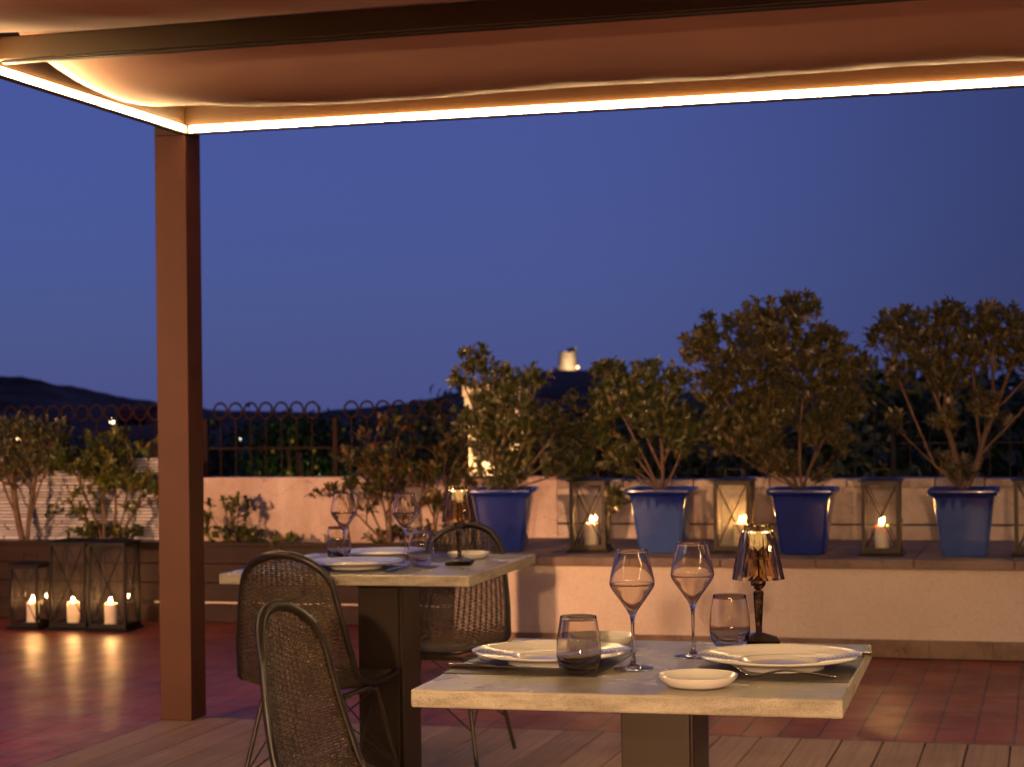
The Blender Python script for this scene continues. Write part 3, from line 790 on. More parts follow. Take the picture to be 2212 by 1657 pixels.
# ------------------------------------------------------------------ table lamps
M_diff, n_, b_ = nodes("glowing_crystal_diffuser")
b_.inputs['Base Color'].default_value = (.9, .85, .75, 1); b_.inputs['Transmission Weight'].default_value = .8; b_.inputs['Roughness'].default_value = .15
b_.inputs['Emission Color'].default_value = (1, .66, .30, 1); b_.inputs['Emission Strength'].default_value = .45
def make_lamp(label, loc, rz):
    t = thing('table_lamp', label, 'lamp', loc, rz, 'cordless faceted table lamps')
    m = MB(); m.frustum((0, 0), .0425, .0425, 0, .0125); bevel(m.build('base', M_smoke2, t), .0012, 1)
    m = MB(); m.frustum((0, 0), .0405, .0405, .0008, .0118); m.build('battery_tray', M_cap, t)
    m = MB(); m.frustum((0, 0), .0425, .0065, .0127, .027); bevel(m.build('base_pyramid', M_cap, t), .001, 1)
    prof = [(.006, .0272), (.0075, .031), (.0068, .034), (.0078, .05), (.0112, .108), (.0118, .112), (.0100, .1175), (.0062, .1195)]
    autosmooth(MB().lathe(prof, 10).build('stem', M_smoke2, t), 20)
    bp = [(.0055, .1198)]+[(.0168*math.cos(a), .1352+.0158*math.sin(a)) for a in np.linspace(-1.2, 1.2, 7)]+[(.0055, .1508)]
    autosmooth(MB().lathe(bp, 12).build('ball', M_smoke2, t), 15)
    MB().lathe([(.003, .1510), (.0045, .153), (.0045, .203), (.003, .205)], 16).build('inner_rod', M_cap, t, smooth=True)
    # pleated shade: facets, open below
    N = 24; V = []; rows = [(.0568, .1435), (.0478, .189), (.0392, .2300), (.0288, .262)]
    def ringv(r, z, amp, ph):
        return [((r+amp*(1 if (k+ph) % 2 else -1))*math.cos(2*PI*k/N), (r+amp*(1 if (k+ph) % 2 else -1))*math.sin(2*PI*k/N), z) for k in range(N)]
    for i, (r, z) in enumerate(rows): V += ringv(r, z, .0019, 0)
    for i, (r, z) in enumerate(rows[::-1]): V += ringv(r-.0040, z-(.003 if i == 0 else 0), .0004, 0)
    nr = 8
    F = [(i*N+k, i*N+(k+1) % N, (i+1)*N+(k+1) % N, (i+1)*N+k) for i in range(nr-1) for k in range(N)]
    F += [((nr-1)*N+k, (nr-1)*N+(k+1) % N, (k+1) % N, k) for k in range(N)]
    MB().raw(V, F).build('lamp_shade', M_smoke, t)
    MB().lathe([(.0004, .2485), (.0215, .2485), (.0225, .2495), (.0235, .2585), (.0004, .2590)], 32).build('lamp_head', M_cap, t)
    # inner crystal diffuser with its ring of light points
    Vd = []; Nd = 12
    for r, z in ((.0235, .2478), (.0225, .236), (.0170, .216), (.0050, .206)):
        for k in range(Nd): a = 2*PI*(k+.5*(z < .23))/Nd; Vd.append((r*math.cos(a), r*math.sin(a), z))
    F = [(i*Nd+k, i*Nd+(k+1) % Nd, (i+1)*Nd+(k+1) % Nd, (i+1)*Nd+k) for i in range(3) for k in range(Nd)]+[tuple(range(Nd)), tuple(3*Nd+k for k in range(Nd-1, -1, -1))]
    MB().raw(Vd, F).build('diffuser', M_diff, t)
    lp = None
    for k in range(6):
        a = 2*PI*k/6
        if lp is None: lp = MB().lathe([(.0003, .2440), (.0026, .2445), (.0026, .2475), (.0003, .2480)], 8).build('light_point', M_lampled, t); q_ = lp
        else: q_ = lp.copy(); COL.objects.link(q_); q_.parent = t
        q_.location = (.0262*math.cos(a), .0262*math.sin(a), 0)
    return t
LM = make_lamp('smoked faceted table lamp on the nearer table', (-.618, 4.130, T1Z+.0003), R(12))
dup(LM, 'smoked faceted table lamp on the farther table', (-1.897, 6.02, T2Z+.0003), R(10), 'cordless faceted table lamps')

# ------------------------------------------------------------------ lanterns with candles
def make_lantern(label, w, h, mt, loc, rz, pane=M_pane, group='candle lanterns', p=.010):
    t = thing('lantern', label, 'lantern', loc, rz, group)
    a = w/2; zb = .028; zt = h-.018
    m = MB(); m.frustum((0, 0), a+.020, a+.012, 0, .014); m.frustum((0, 0), a+.004, a+.004, .0145, zb); bevel(m.build('base', mt, t), .0015, 1)
    for sx in (-1, 1):
        for sy in (-1, 1):
            MB().box((min(sx*a, sx*(a-2*p)), min(sy*a, sy*(a-2*p)), zb+.0003), (max(sx*a, sx*(a-2*p)), max(sy*a, sy*(a-2*p)), zt)).build('corner_post', mt, t)
    q = a-2*p
    for nm, z0, z1 in (('top_rail', zt-.018, zt-.0005), ('bottom_rail', zb+.0005, zb+.013)):
        V = []
        for h_ in (a-.001, a-.010):
            for zz in (z0, z1): V += [(-h_, -h_, zz), (h_, -h_, zz), (h_, h_, zz), (-h_, h_, zz)]
        F = []
        for k in range(4):
            j = (k+1) % 4; F += [(k, j, 4+j, 4+k), (8+j, 8+k, 12+k, 12+j), (4+k, 4+j, 12+j, 12+k), (j, k, 8+k, 8+j)]
        MB().raw(V, F).build(nm, mt, t)
    m = MB(); z0, z1 = zb+.013, zt-.018; b = a-.0045; r = .0032
    for sgn in (-1, 1):
        for za, zz in ((z0, z1), (z1, z0)):
            k = 0 if za == z0 else .0066
            m.tube([(-q, sgn*(b-k), za), (q, sgn*(b-k), zz)], r, 5); m.tube([(sgn*(b-k), -q, za), (sgn*(b-k), q, zz)], r, 5)
    m.build('cross_bars', mt, t)
    g = a-.0155
    for ax, sgn in ((0, -1), (0, 1), (1, -1), (1, 1)):
        lo = [0, 0, zb+.001]; hi = [0, 0, zt-.002]
        lo[ax], hi[ax] = sorted((sgn*g, sgn*(g-.002))); lo[1-ax], hi[1-ax] = -q-.001, q+.001
        MB().box(lo, hi).build('glass_pane', pane, t)
    m = MB(); m.frustum((0, 0), a+.014, a+.014, zt+.0003, zt+.006); m.frustum((0, 0), a+.012, a*.45, zt+.0062, h+.004); bevel(m.build('roof', mt, t), .001, 1)
    hh = .045
    m = MB(); m.tube(catmull([(-.045, 0, h+.002), (-.045, 0, h+hh*.8), (-.040, 0, h+hh), (.040, 0, h+hh), (.045, 0, h+hh*.8), (.045, 0, h+.002)], 5), .0028, 6); m.build('handle', mt, t)
    MB().box((a+.0003, -.008, h*.42), (a+.010, .008, h*.42+.022)).build('latch', mt, t)
    return t
CN = 0
def candle(label, loc, r=.038, h=.130):
    global CN
    t = thing('pillar_candle', label, 'candle', loc, 0, 'lit pillar candles'); CN += 1
    prof = [(.0004, 0), (r-.002, 0), (r, .002), (r, h-.006), (r-.002, h-.001), (r-.006, h), (r-.010, h-.003), (.004, h-.008), (.0004, h-.008)]
    wx = MB().lathe(prof, 32).build('wax', M_wax, t, smooth=True)
    MB().tube([(0, 0, h-.008), (.0005, 0, h), (.0015, 0, h+.006)], .0009, 5).build('wick', M_wick, wx)
    fp_ = catmull([(.0003, h+.002), (.0048, h+.007), (.0070, h+.014), (.0054, h+.023), (.0022, h+.033), (.0003, h+.038)], 3)
    MB().lathe([tuple(x) for x in fp_], 12).build('flame', M_flame, wx, smooth=True)
    return t
def candle_copy(src, label, loc):
    return dup(src, label, loc, 0, 'lit pillar candles')
BT = .4737
lant = [(-2.487, 10.335, R(5), 'between the two leftmost blue pots', M_pane), (-1.672, 10.33, R(1), 'with misted glass, second from the left', M_pane_foggy),
        (-.868, 10.25, R(1), 'between the third and fourth blue pots', M_pane), (-.085, 10.27, 0, 'cut off by the right edge of the photo', M_pane)]
cnd = None
bl = None
for i, (x, y, rz, s_, pn) in enumerate(lant):
    if bl is None: bl = make_lantern('bronze lantern '+s_, .200, .408, M_bronze, (x, y, BT), rz, pn, 'bronze lanterns on the bench')
    else: dup(bl, 'bronze lantern '+s_, (x, y, BT), rz, 'bronze lanterns on the bench', swap={'glass_pane': pn} if pn is not M_pane else None)
    ll = 'lit ivory candle inside the bronze lantern '+s_
    cz = BT+.0285; cx_, cy_ = x+(.008, .035, -.002, .03)[i], y+(.0, 0, 0, 0)[i]
    cnd = candle(ll, (cx_, cy_, cz)) if cnd is None else None or cnd
    if i: candle_copy(cnd, ll, (cx_, cy_, cz))
sl = make_lantern('small black lantern, leftmost of the three on the floor', .185, .405, M_black, (-6.06, 10.43, FZ), R(2), M_pane, 'black lanterns on the terrace floor', .0065)
tl = make_lantern('tall black lantern in the middle of the three on the floor', .235, .545, M_black, (-5.775, 10.47, FZ), R(4), M_pane, 'black lanterns on the terrace floor', .0065)
dup(tl, 'tall black lantern, rightmost of the three on the floor', (-5.495, 10.44, FZ), R(5), 'black lanterns on the terrace floor')
for (x, y, s_) in ((-6.04, 10.42, 'small left floor lantern'), (-5.78, 10.45, 'middle floor lantern'), (-5.50, 10.40, 'right tall floor lantern')):
    candle_copy(cnd, 'lit ivory candle inside the '+s_, (x, y, FZ+.0285))

# ------------------------------------------------------------------ blue pots
def make_pot(label, mt, loc, rz):
    t = thing('glazed_pot', label, 'pot', loc, rz, 'blue glazed square pots on the bench')
    def loop(hw_, z, r=.22, n=5):
        out = []; q = hw_*(1-r)
        for cxn, cyn, a0 in ((1, 1, 0), (-1, 1, PI/2), (-1, -1, PI), (1, -1, 3*PI/2)):
            for k in range(n):
                a = a0+PI/2*k/(n-1); out.append((cxn*q+hw_*r*math.cos(a), cyn*q+hw_*r*math.sin(a), z))
        return out
    prof = [(.02, .012), (.100, .012), (.108, 0), (.114, .004), (.125, .09), (.138, .18), (.150, .27), (.155, .305), (.158, .316), (.172, .322), (.181, .330), (.183, .342), (.180, .352), (.170, .356), (.158, .352), (.152, .335), (.150, .30), (.02, .30)]
    V = []; 
    for h_, z in prof: V += loop(h_, z, .16 if z < .31 else .12)
    n = 20; F = [(i*n+k, i*n+(k+1) % n, (i+1)*n+(k+1) % n, (i+1)*n+k) for i in range(len(prof)-1) for k in range(n)]
    F += [tuple(range(n-1, -1, -1)), tuple((len(prof)-1)*n+k for k in range(n))]
    autosmooth(MB().raw(V, F).build('pot_body', mt, t), 45)
    g = 14; V = []
    for j in range(g+1):
        for i in range(g+1):
            x, y = -.146+.292*i/g, -.146+.292*j/g
            V.append((x, y, .336+.014*noise.noise(Vector((x*25, y*25, loc[0])))+.012*(1-(x*x+y*y)/.04)))
    F = [(j*(g+1)+i, j*(g+1)+i+1, (j+1)*(g+1)+i+1, (j+1)*(g+1)+i) for j in range(g) for i in range(g)]
    MB().raw(V, F).build('soil', M_soil, t, smooth=True)
    return t
pots = [(-2.985, 10.33, R(8), 'deep cobalt square pot, leftmost on the bench', M_glz_dark), (-2.072, 10.32, R(2), 'light blue drip glazed pot, second from the left', M_glz_drip),
        (-1.285, 10.28, R(1), 'deep cobalt ribbed pot, third from the left', M_glz_dark), (-.437, 10.24, R(0), 'light blue drip glazed pot, rightmost on the bench', M_glz_drip)]
for x, y, rz, lb, mt in pots: make_pot(lb, mt, (x, y, BT), rz)

# ------------------------------------------------------------------ shrubs
def leaf_verts(base, dr, up, ln, wd, fold=.18, curl=.15):
    sd = np.cross(dr, up); sd /= max(np.linalg.norm(sd), 1e-6); nn = np.cross(sd, dr)
    m1 = base+dr*ln*.62-nn*wd*.0; tip = base+dr*ln-nn*ln*curl
    l_ = base+dr*ln*.64+sd*wd*.5+nn*wd*fold; r_ = base+dr*ln*.64-sd*wd*.5+nn*wd*fold
    l2 = base+dr*ln*.28+sd*wd*.25+nn*wd*fold*.5; r2 = base+dr*ln*.28-sd*wd*.25+nn*wd*fold*.5
    l3 = base+dr*ln*.88+sd*wd*.33+nn*(wd*fold*.6-ln*curl*.6); r3_ = base+dr*ln*.88-sd*wd*.33+nn*(wd*fold*.6-ln*curl*.6)
    return [base, l2, l_, l3, tip, r3_, r_, r2, m1]
LF = [(0, 8, 1), (1, 8, 2), (2, 8, 3), (3, 8, 4), (4, 8, 5), (5, 8, 6), (6, 8, 7), (7, 8, 0)]
def shrub(name, label, cat, base, blobs, lm, leaf=(.044, .0165), density=760, nl=(7, 10), depth=1.25, seed=1, stems=7, trunk_r=.0095, group=None, ysh=(0, 0), bark=M_bark, up_bias=.55, spread=.8):
    g = np.random.default_rng(seed); B = np.array(base)
    t = thing(name, label, cat, base, 0, group)
    tips = []
    for bx, bz, rx, rz in blobs:
        ry = depth*(rx+rz)/2
        n = max(4, int(density*2.3*rx*rz*PI*1.0*(1+ry*2)))
        yc = g.uniform(-.06, .10)+bx*0
        for _ in range(n):
            v = g.normal(size=3); v /= np.linalg.norm(v); v *= 1.18*g.uniform(.02, 1)**.40*(1.25 if g.random() < .12 else 1)
            tips.append((bx+v[0]*rx, yc+v[1]*ry+g.uniform(*ysh) if ysh != (0, 0) else yc+v[1]*ry, bz+v[2]*rz, yc))
    T = np.array([t_[:3] for t_ in tips])
    if ysh != (0, 0): T[:, 1] = np.clip(T[:, 1], ysh[0], ysh[1])
    T[:, 2] = np.maximum(T[:, 2], .015) if min(b[1] for b in blobs) > 0 else T[:, 2]
    # skeleton: stems to the blob centres, then twigs to nearest node
    P_ = [np.zeros(3)]; par = [-1]
    cent = [np.array([b[0], g.uniform(-.04, .08), b[1]-b[3]*.5]) for b in blobs]
    order = sorted(range(len(cent)), key=lambda i: np.linalg.norm(cent[i]))
    st0 = []
    for k in range(stems):
        a = 2*PI*k/stems+g.uniform(-.4, .4); p = np.array([.012*math.cos(a), .012*math.sin(a), .0]); P_.append(p); par.append(0)
        st0.append(len(P_)-1)
    plen = [0.0]*len(P_)
    def connect(tg, wob, step=.04, kd=1.25):
        A = np.array(P_); dd = np.linalg.norm(A-tg, axis=1)
        cost = np.array(plen)+dd*kd+np.where(A[:, 2] > tg[2]+.01, .15, 0); cost[0] += .02
        i = int(np.argmin(cost)); s = A[i]; ln = dd[i]
        n = max(1, int(ln/step)); mid = (s+tg)/2+g.normal(size=3)*wob*ln+np.array([0, 0, -.05*ln]); prev = i
        for q in range(1, n+1):
            u = q/n; p = (1-u)**2*s+2*u*(1-u)*mid+u*u*tg; P_.append(p); par.append(prev); plen.append(plen[prev]+ln/n); prev = len(P_)-1
        return prev
    for i in order: connect(cent[i], .06, kd=1.05)
    idx = g.permutation(len(T)); idx = sorted(idx, key=lambda i: np.linalg.norm(T[i])+g.uniform(0, .1))
    ends = [connect(T[i], .06, .05, 1.7) for i in idx]
    A = np.array(P_); cnt = np.zeros(len(A))
    for e in ends: cnt[e] += 1
    for i in range(len(A)-1, 0, -1): cnt[par[i]] += cnt[i]
    tot = max(cnt[0], 1); rad = np.clip(trunk_r*(cnt/tot*stems*.7)**.45, .0012, trunk_r*1.25)
    ch_ = [[] for _ in A]
    for i in range(1, len(A)): ch_[par[i]].append(i)
    m = MB(); done = set(); stack = [(0, c) for c in ch_[0]]
    while stack:
        p, c = stack.pop(); path = [p, c]
        while ch_[c]:
            k = max(ch_[c], key=lambda q: cnt[q])
            for q in ch_[c]:
                if q != k: stack.append((c, q))
            path.append(k); c = k
        rr = rad[path].copy(); rr[0] = rr[1]
        if len(path) >= 2: m.tube(A[path], rr, 6 if rr[0] > .003 else 4)
    m.build('branches', bark, t, smooth=True)
    m = MB(); V = []; F = []; TT = []; o = 0
    for e in ends:
        p = A[e]; q = A[par[e]]; ax = p-q; ax /= max(np.linalg.norm(ax), 1e-6)
        ax = ax*.5+np.array([0, 0, up_bias])+g.normal(size=3)*.25; ax /= np.linalg.norm(ax)
        a1 = np.cross(ax, [0.3, .9, .1]); a1 /= np.linalg.norm(a1); a2 = np.cross(ax, a1)
        n = g.integers(nl[0], nl[1]+1); tone = g.uniform(.0, .75)
        for k in range(n):
            th = k*2.4+g.uniform(-.3, .3); el = g.uniform(.25, 1.15) if k > 2 else g.uniform(0, .4)
            dr = ax*math.cos(el*spread+.15)+(a1*math.cos(th)+a2*math.sin(th))*math.sin(el*spread+.15); dr /= np.linalg.norm(dr)
            off = -ax*g.uniform(0, .022)*(leaf[0]/.036)
            sz = g.uniform(.6, 1.3) if g.random() < .8 else g.uniform(1.2, 1.55); ln = leaf[0]*sz; wd = leaf[1]*sz*g.uniform(.8, 1.15)
            V += leaf_verts(p+off, dr, ax, ln, wd, .2, g.uniform(.05, .3)); F += [tuple(i+o for i in f) for f in LF]; o += 9
            TT += [min(1, max(0, tone+g.uniform(-.2, .25)))]*9
    # a few leaves along the twigs
    for e in range(1, len(A)):
        if cnt[e] <= 3 and g.random() < .6 and A[e][2] > .08:
            for k in range(2):
                dr = g.normal(size=3); dr[2] = abs(dr[2])*.6; dr /= np.linalg.norm(dr)
                V += leaf_verts(A[e], dr, np.array([0, 0, 1.]), leaf[0]*g.uniform(.6, 1), leaf[1], .2, .2); F += [tuple(i+o for i in f) for f in LF]; o += 9
                TT += [g.uniform(0, .6)]*9
    m.raw(V, F, np.array(TT)); m.build('foliage', lm, t, tint=True)
    return t
SG = 'shrubs growing in the blue pots'
PZ = BT+.345
shrub('potted_shrub', 'leafy shrub in the leftmost blue pot, covering the pale chimney', 'shrub', (-2.985, 10.33, PZ), [(-0.15, 0.73, 0.07, 0.079), (-0.26, 0.64, 0.065, 0.057), (-0.04, 0.67, 0.079, 0.049), (0.15, 0.62, 0.092, 0.065), (-0.08, 0.54, 0.141, 0.106), (-0.12, 0.38, 0.127, 0.106), (0.13, 0.41, 0.141, 0.127), (-0.02, 0.21, 0.176, 0.127), (0.3, 0.34, 0.084, 0.106), (0.41, 0.51, 0.049, 0.049), (0.37, 0.15, 0.127, 0.092), (0.02, 0.07, 0.122, 0.054)], M_leaf, seed=11, group=SG, density=620)
shrub('potted_shrub', 'leafy shrub in the second blue pot from the left, with a drooping twig', 'shrub', (-2.072, 10.32, PZ), [(-0.33, 0.68, 0.036, 0.041), (-0.29, 0.62, 0.088, 0.08), (-0.08, 0.65, 0.075, 0.059), (0.06, 0.6, 0.088, 0.067), (-0.15, 0.51, 0.135, 0.101), (-0.36, 0.44, 0.101, 0.08), (-0.01, 0.4, 0.135, 0.101), (-0.43, 0.31, 0.101, 0.08), (-0.22, 0.17, 0.109, 0.08), (0.12, 0.3, 0.093, 0.103), (-0.25, -0.06, 0.036, 0.067)], M_leaf, seed=12, group=SG, density=820)
shrub('potted_shrub', 'tallest shrub, in the third blue pot, reaching highest into the sky', 'shrub', (-1.305, 10.28, PZ), [(-0.0, 0.98, 0.094, 0.074), (-0.19, 0.93, 0.102, 0.084), (-0.48, 0.88, 0.042, 0.065), (-0.54, 0.78, 0.102, 0.084), (-0.32, 0.87, 0.087, 0.074), (-0.06, 0.79, 0.169, 0.122), (0.14, 0.76, 0.122, 0.102), (-0.35, 0.66, 0.186, 0.112), (0.03, 0.61, 0.186, 0.122), (0.28, 0.67, 0.084, 0.074), (0.23, 0.46, 0.102, 0.084), (-0.16, 0.43, 0.169, 0.112), (-0.21, 0.27, 0.122, 0.094), (0.24, 0.25, 0.05, 0.05), (-0.4, 0.3, 0.099, 0.112), (-0.11, 0.13, 0.122, 0.065), (0.12, 0.06, 0.062, 0.03), (-0.45, 0.52, 0.09, 0.10), (-0.28, 0.40, 0.10, 0.09), (0.10, 0.32, 0.09, 0.08)], M_leaf_bronze, seed=13, group=SG, density=780)
shrub('potted_shrub', 'wide spreading shrub in the rightmost blue pot, with bare lower limbs', 'shrub', (-.437, 10.24, PZ), [(-0.46, 0.81, 0.052, 0.045), (-0.31, 0.88, 0.116, 0.08), (-0.07, 0.9, 0.116, 0.08), (0.18, 0.89, 0.123, 0.08), (-0.22, 0.74, 0.132, 0.097), (0.05, 0.75, 0.151, 0.106), (0.27, 0.77, 0.094, 0.118), (-0.33, 0.61, 0.071, 0.061), (-0.09, 0.59, 0.118, 0.08), (-0.37, 0.37, 0.04, 0.047), (0.12, 0.45, 0.066, 0.066), (-0.09, 0.37, 0.071, 0.059), (-0.05, 0.11, 0.099, 0.061), (0.2, 0.36, 0.042, 0.038), (0.45, 0.81, 0.094, 0.106), (0.42, 0.59, 0.083, 0.083)], M_leaf_bronze, seed=14, group=SG, trunk_r=.013)
PS = 'shrubs planted in the wooden planter'
YS = (-.16, .24)
shrub('planter_shrub', 'bushy shrub with pale leaf tips at the far left of the planter', 'shrub', (-6.47, 11.08, .415), [(-0.11, 0.8, 0.078, 0.047), (-0.03, 0.76, 0.132, 0.074), (0.13, 0.75, 0.088, 0.068), (-0.07, 0.65, 0.105, 0.095), (0.13, 0.67, 0.101, 0.068), (-0.11, 0.53, 0.085, 0.074), (0.06, 0.55, 0.068, 0.074), (0.19, 0.59, 0.051, 0.051), (-0.25, 0.75, 0.101, 0.085), (0.21, 0.22, 0.03, 0.041), (-0.23, 0.53, 0.068, 0.101)], M_leaf, seed=21, group=PS, density=1250, leaf=(.030, .010), ysh=YS, trunk_r=.017, stems=4)
shrub('planter_shrub', 'open yellowish green shrub in front of the stacked stone wall', 'shrub', (-5.87, 11.05, .415), [(-0.17, 0.71, 0.039, 0.033), (-0.02, 0.69, 0.079, 0.079), (-0.27, 0.57, 0.085, 0.079), (-0.01, 0.54, 0.131, 0.099), (-0.17, 0.49, 0.066, 0.049), (0.05, 0.44, 0.082, 0.066), (0.31, 0.63, 0.066, 0.049), (0.24, 0.41, 0.112, 0.059), (0.33, 0.46, 0.049, 0.039), (-0.15, 0.34, 0.046, 0.033), (-0.19, 0.24, 0.059, 0.039), (-0.13, 0.09, 0.112, 0.046), (0.12, 0.08, 0.066, 0.033), (0.2, 0.26, 0.03, 0.026), (0.43, 0.4, 0.066, 0.066)], M_leaf_left, seed=22, group=PS, density=520, leaf=(.055, .021), nl=(6, 9), ysh=YS, trunk_r=.010)
shrub('planter_shrub', 'small low green plant just right of the pergola column', 'shrub', (-4.955, 11.0, .415), [(-0.14, 0.25, 0.041, 0.041), (-0.05, 0.29, 0.031, 0.044), (0.01, 0.28, 0.031, 0.038), (0.0, 0.21, 0.031, 0.025), (-0.05, 0.11, 0.066, 0.044), (-0.14, 0.04, 0.047, 0.031), (0.02, 0.05, 0.094, 0.038), (0.14, 0.07, 0.079, 0.038), (0.26, 0.05, 0.088, 0.025), (0.38, 0.05, 0.025, 0.022), (-0.24, 0.14, 0.05, 0.063)], M_leaf_left, seed=23, group=PS, density=700, leaf=(.040, .018), nl=(5, 8), ysh=YS, trunk_r=.006, depth=1.0)
shrub('planter_shrub', 'reddish tipped shrub behind the wine glasses of the farther table', 'shrub', (-3.905, 11.0, .415), [(0.04, 0.77, 0.078, 0.054), (-0.15, 0.69, 0.027, 0.024), (-0.31, 0.58, 0.045, 0.036), (-0.23, 0.6, 0.03, 0.024), (-0.08, 0.59, 0.045, 0.045), (0.02, 0.6, 0.069, 0.039), (-0.16, 0.52, 0.06, 0.048), (0.02, 0.51, 0.117, 0.069), (-0.22, 0.43, 0.06, 0.048), (-0.02, 0.43, 0.138, 0.069), (-0.43, 0.37, 0.03, 0.03), (-0.33, 0.37, 0.045, 0.039), (-0.08, 0.36, 0.078, 0.048), (-0.16, 0.26, 0.048, 0.039), (-0.11, 0.07, 0.072, 0.033), (-0.0, 0.09, 0.06, 0.033)], M_leaf_red, seed=24, group=PS, density=430, leaf=(.052, .019), nl=(6, 9), ysh=YS, trunk_r=.009)
shrub('planter_shrub', 'reddish shrub between the farther table lamp and the leftmost pot', 'shrub', (-3.60, 11.02, .415), [(0.04, 0.75, 0.041, 0.035), (0.05, 0.64, 0.041, 0.059), (-0.10, 0.46, 0.088, 0.059), (0.10, 0.43, 0.082, 0.074), (-0.04, 0.32, 0.074, 0.059), (0.0, 0.25, 0.088, 0.059), (-0.06, 0.12, 0.074, 0.044), (0.02, 0.55, 0.074, 0.074)], M_leaf_red, seed=25, group=PS, density=430, leaf=(.050, .019), nl=(6, 9), ysh=YS, trunk_r=.008)

# ------------------------------------------------------------------ far trees
def tree(label, x, y, top, rx, rz, lm=M_darkleaf, leaf=.16, n=2600, seed=1, fruit=0, name='dark_tree'):
    g = np.random.default_rng(seed); z0 = -7.0
    t = thing(name, label, 'tree', (x, y, z0), 0, 'trees beyond the terrace wall')
    cz = top-rz-z0
    m = MB(); m.tube(catmull([(0, 0, 0), (.1, .05, cz*.4), (-.1, 0, cz*.75), (.05, .1, cz)], 4), np.linspace(.28, .08, 13), 7)
    for k in range(6):
        a = g.uniform(0, 2*PI); e = np.array([rx*.7*math.cos(a), rx*.7*math.sin(a), cz+g.uniform(-.2, .5)*rz])
        m.tube(catmull([(0, 0, cz*.6), e*np.array([.4, .4, .8]), e], 4), np.linspace(.1, .03, 9), 5)
    m.build('trunk', M_bark, t, smooth=True)
    lobes = [(g.uniform(-.6, .6)*rx, g.uniform(-.5, .5)*rx, cz+g.uniform(-.55, .55)*rz, g.uniform(.35, .6)) for _ in range(11)]
    lobes.append((0, 0, cz+.35*rz, .6))
    V = []; F = []; TT = []; o = 0
    for k in range(n):
        lb = lobes[g.integers(len(lobes))]; v = g.normal(size=3); v /= np.linalg.norm(v); v *= g.uniform(.5, 1)**.5
        p = np.array([lb[0]+v[0]*rx*lb[3], lb[1]+v[1]*rx*lb[3], lb[2]+v[2]*rz*lb[3]])
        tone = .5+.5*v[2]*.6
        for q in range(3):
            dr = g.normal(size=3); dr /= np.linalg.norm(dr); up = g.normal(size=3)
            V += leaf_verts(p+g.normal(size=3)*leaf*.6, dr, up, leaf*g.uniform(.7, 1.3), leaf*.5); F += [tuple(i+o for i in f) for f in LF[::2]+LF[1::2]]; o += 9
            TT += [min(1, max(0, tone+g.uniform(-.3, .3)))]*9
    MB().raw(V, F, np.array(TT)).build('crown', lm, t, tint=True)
    if fruit:
        fo = None
        for k in range(fruit):
            a = g.uniform(0, 2*PI); v = np.array([math.cos(a), -abs(math.sin(a)), g.uniform(-.9, .7)])
            if fo is None: fo = MB().lathe([(.001, -.03), (.022, -.018), (.03, 0), (.022, .018), (.001, .03)], 6).build('fruit', mat("yellow_citrus", (.45, .28, .03), .5), t, smooth=True); q_ = fo
            else: q_ = fo.copy(); COL.objects.link(q_)
            q_.parent = t; q_.location = (v[0]*rx*.75, v[1]*rx*.8, cz+v[2]*rz*.7)
    return t
def atpx(px, dist):
    """world x for a viewing column (photo scale 2212 wide) at forward distance dist"""
    a = yaw-math.atan((px-1106)/4088.5); return -math.tan(a)*dist
def ztop(py, dist, px):
    hz = 885-.0132*(px-1106); return H+(hz-py)/4088.5*dist*1.02
rows = [
 (505, 26, 897, 2.0, 1.6, 'dark tree between the column and the lit citrus tree'), (800, 27, 893, 1.6, 1.5, 'dark tree right of the citrus tree, beyond the iron fence'),
 (930, 24, 884, 1.5, 1.5, 'dark tree at the right end of the ring topped fence'), (650, 34, 892, 2.6, 2.1, 'dark tree behind the lit citrus tree'),
 (60, 34, 955, 3.0, 2.0, 'dark tree beyond the fence at the far left'), (260, 38, 962, 2.0, 1.5, 'dark tree below the street lamps at the left'), (400, 30, 930, 1.5, 1.5, 'dark tree hidden by the pergola column'),
 (1190, 24, 905, 1.5, 1.4, 'dark tree between the first and second potted shrubs'), (1340, 30, 870, 2.2, 1.8, 'dark tree behind the second potted shrub'), (1085, 30, 900, 1.8, 1.6, 'dark tree behind the pale chimney'),
 (1500, 24, 842, 2.1, 1.8, 'dark tree between the second and third potted shrubs'), (1680, 26, 832, 2.3, 2.0, 'dark tree behind the tallest potted shrub'), (1860, 22, 818, 1.9, 1.8, 'dark tree in the gap left of the rightmost potted shrub'),
 (1975, 20, 793, 1.6, 1.7, 'dark tree behind the left side of the rightmost shrub'), (2120, 18, 786, 1.7, 1.6, 'dark tree behind the rightmost potted shrub'), (2270, 19, 800, 1.6, 1.5, 'dark tree at the right edge of the photo')]
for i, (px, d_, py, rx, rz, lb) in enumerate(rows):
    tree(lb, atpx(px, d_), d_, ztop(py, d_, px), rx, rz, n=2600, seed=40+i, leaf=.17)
tree('brighter green citrus tree with yellow fruit seen through the iron fence', atpx(665, 22), 22, ztop(900, 22, 665), .85, .42, M_citrusleaf, .09, 2200, 70, 14, 'citrus_tree')
sp = D.lights.new('citrus_lamp', 'SPOT'); sp.energy = 40; sp.color = (.8, .9, .25); sp.spot_size = R(75); sp.spot_blend = .8; sp.shadow_soft_size = .1
cl = Vector((atpx(650, 20.6), 20.6, -.6)); co_ = D.objects.new('citrus_lamp', sp); COL.objects.link(co_); co_.location = cl
co_.rotation_euler = (Vector((atpx(670, 22), 22, 1.0))-cl).to_track_quat('-Z', 'Y').to_euler()
t = thing('garden_spotlight', 'small spotlight under the lit citrus tree, hidden by the wall', 'spotlight', (cl[0], cl[1]-.1, -7))
MB().tube([(0, 0, 0), (0, 0, 6.3)], .02, 6).build('post', M_black, t)
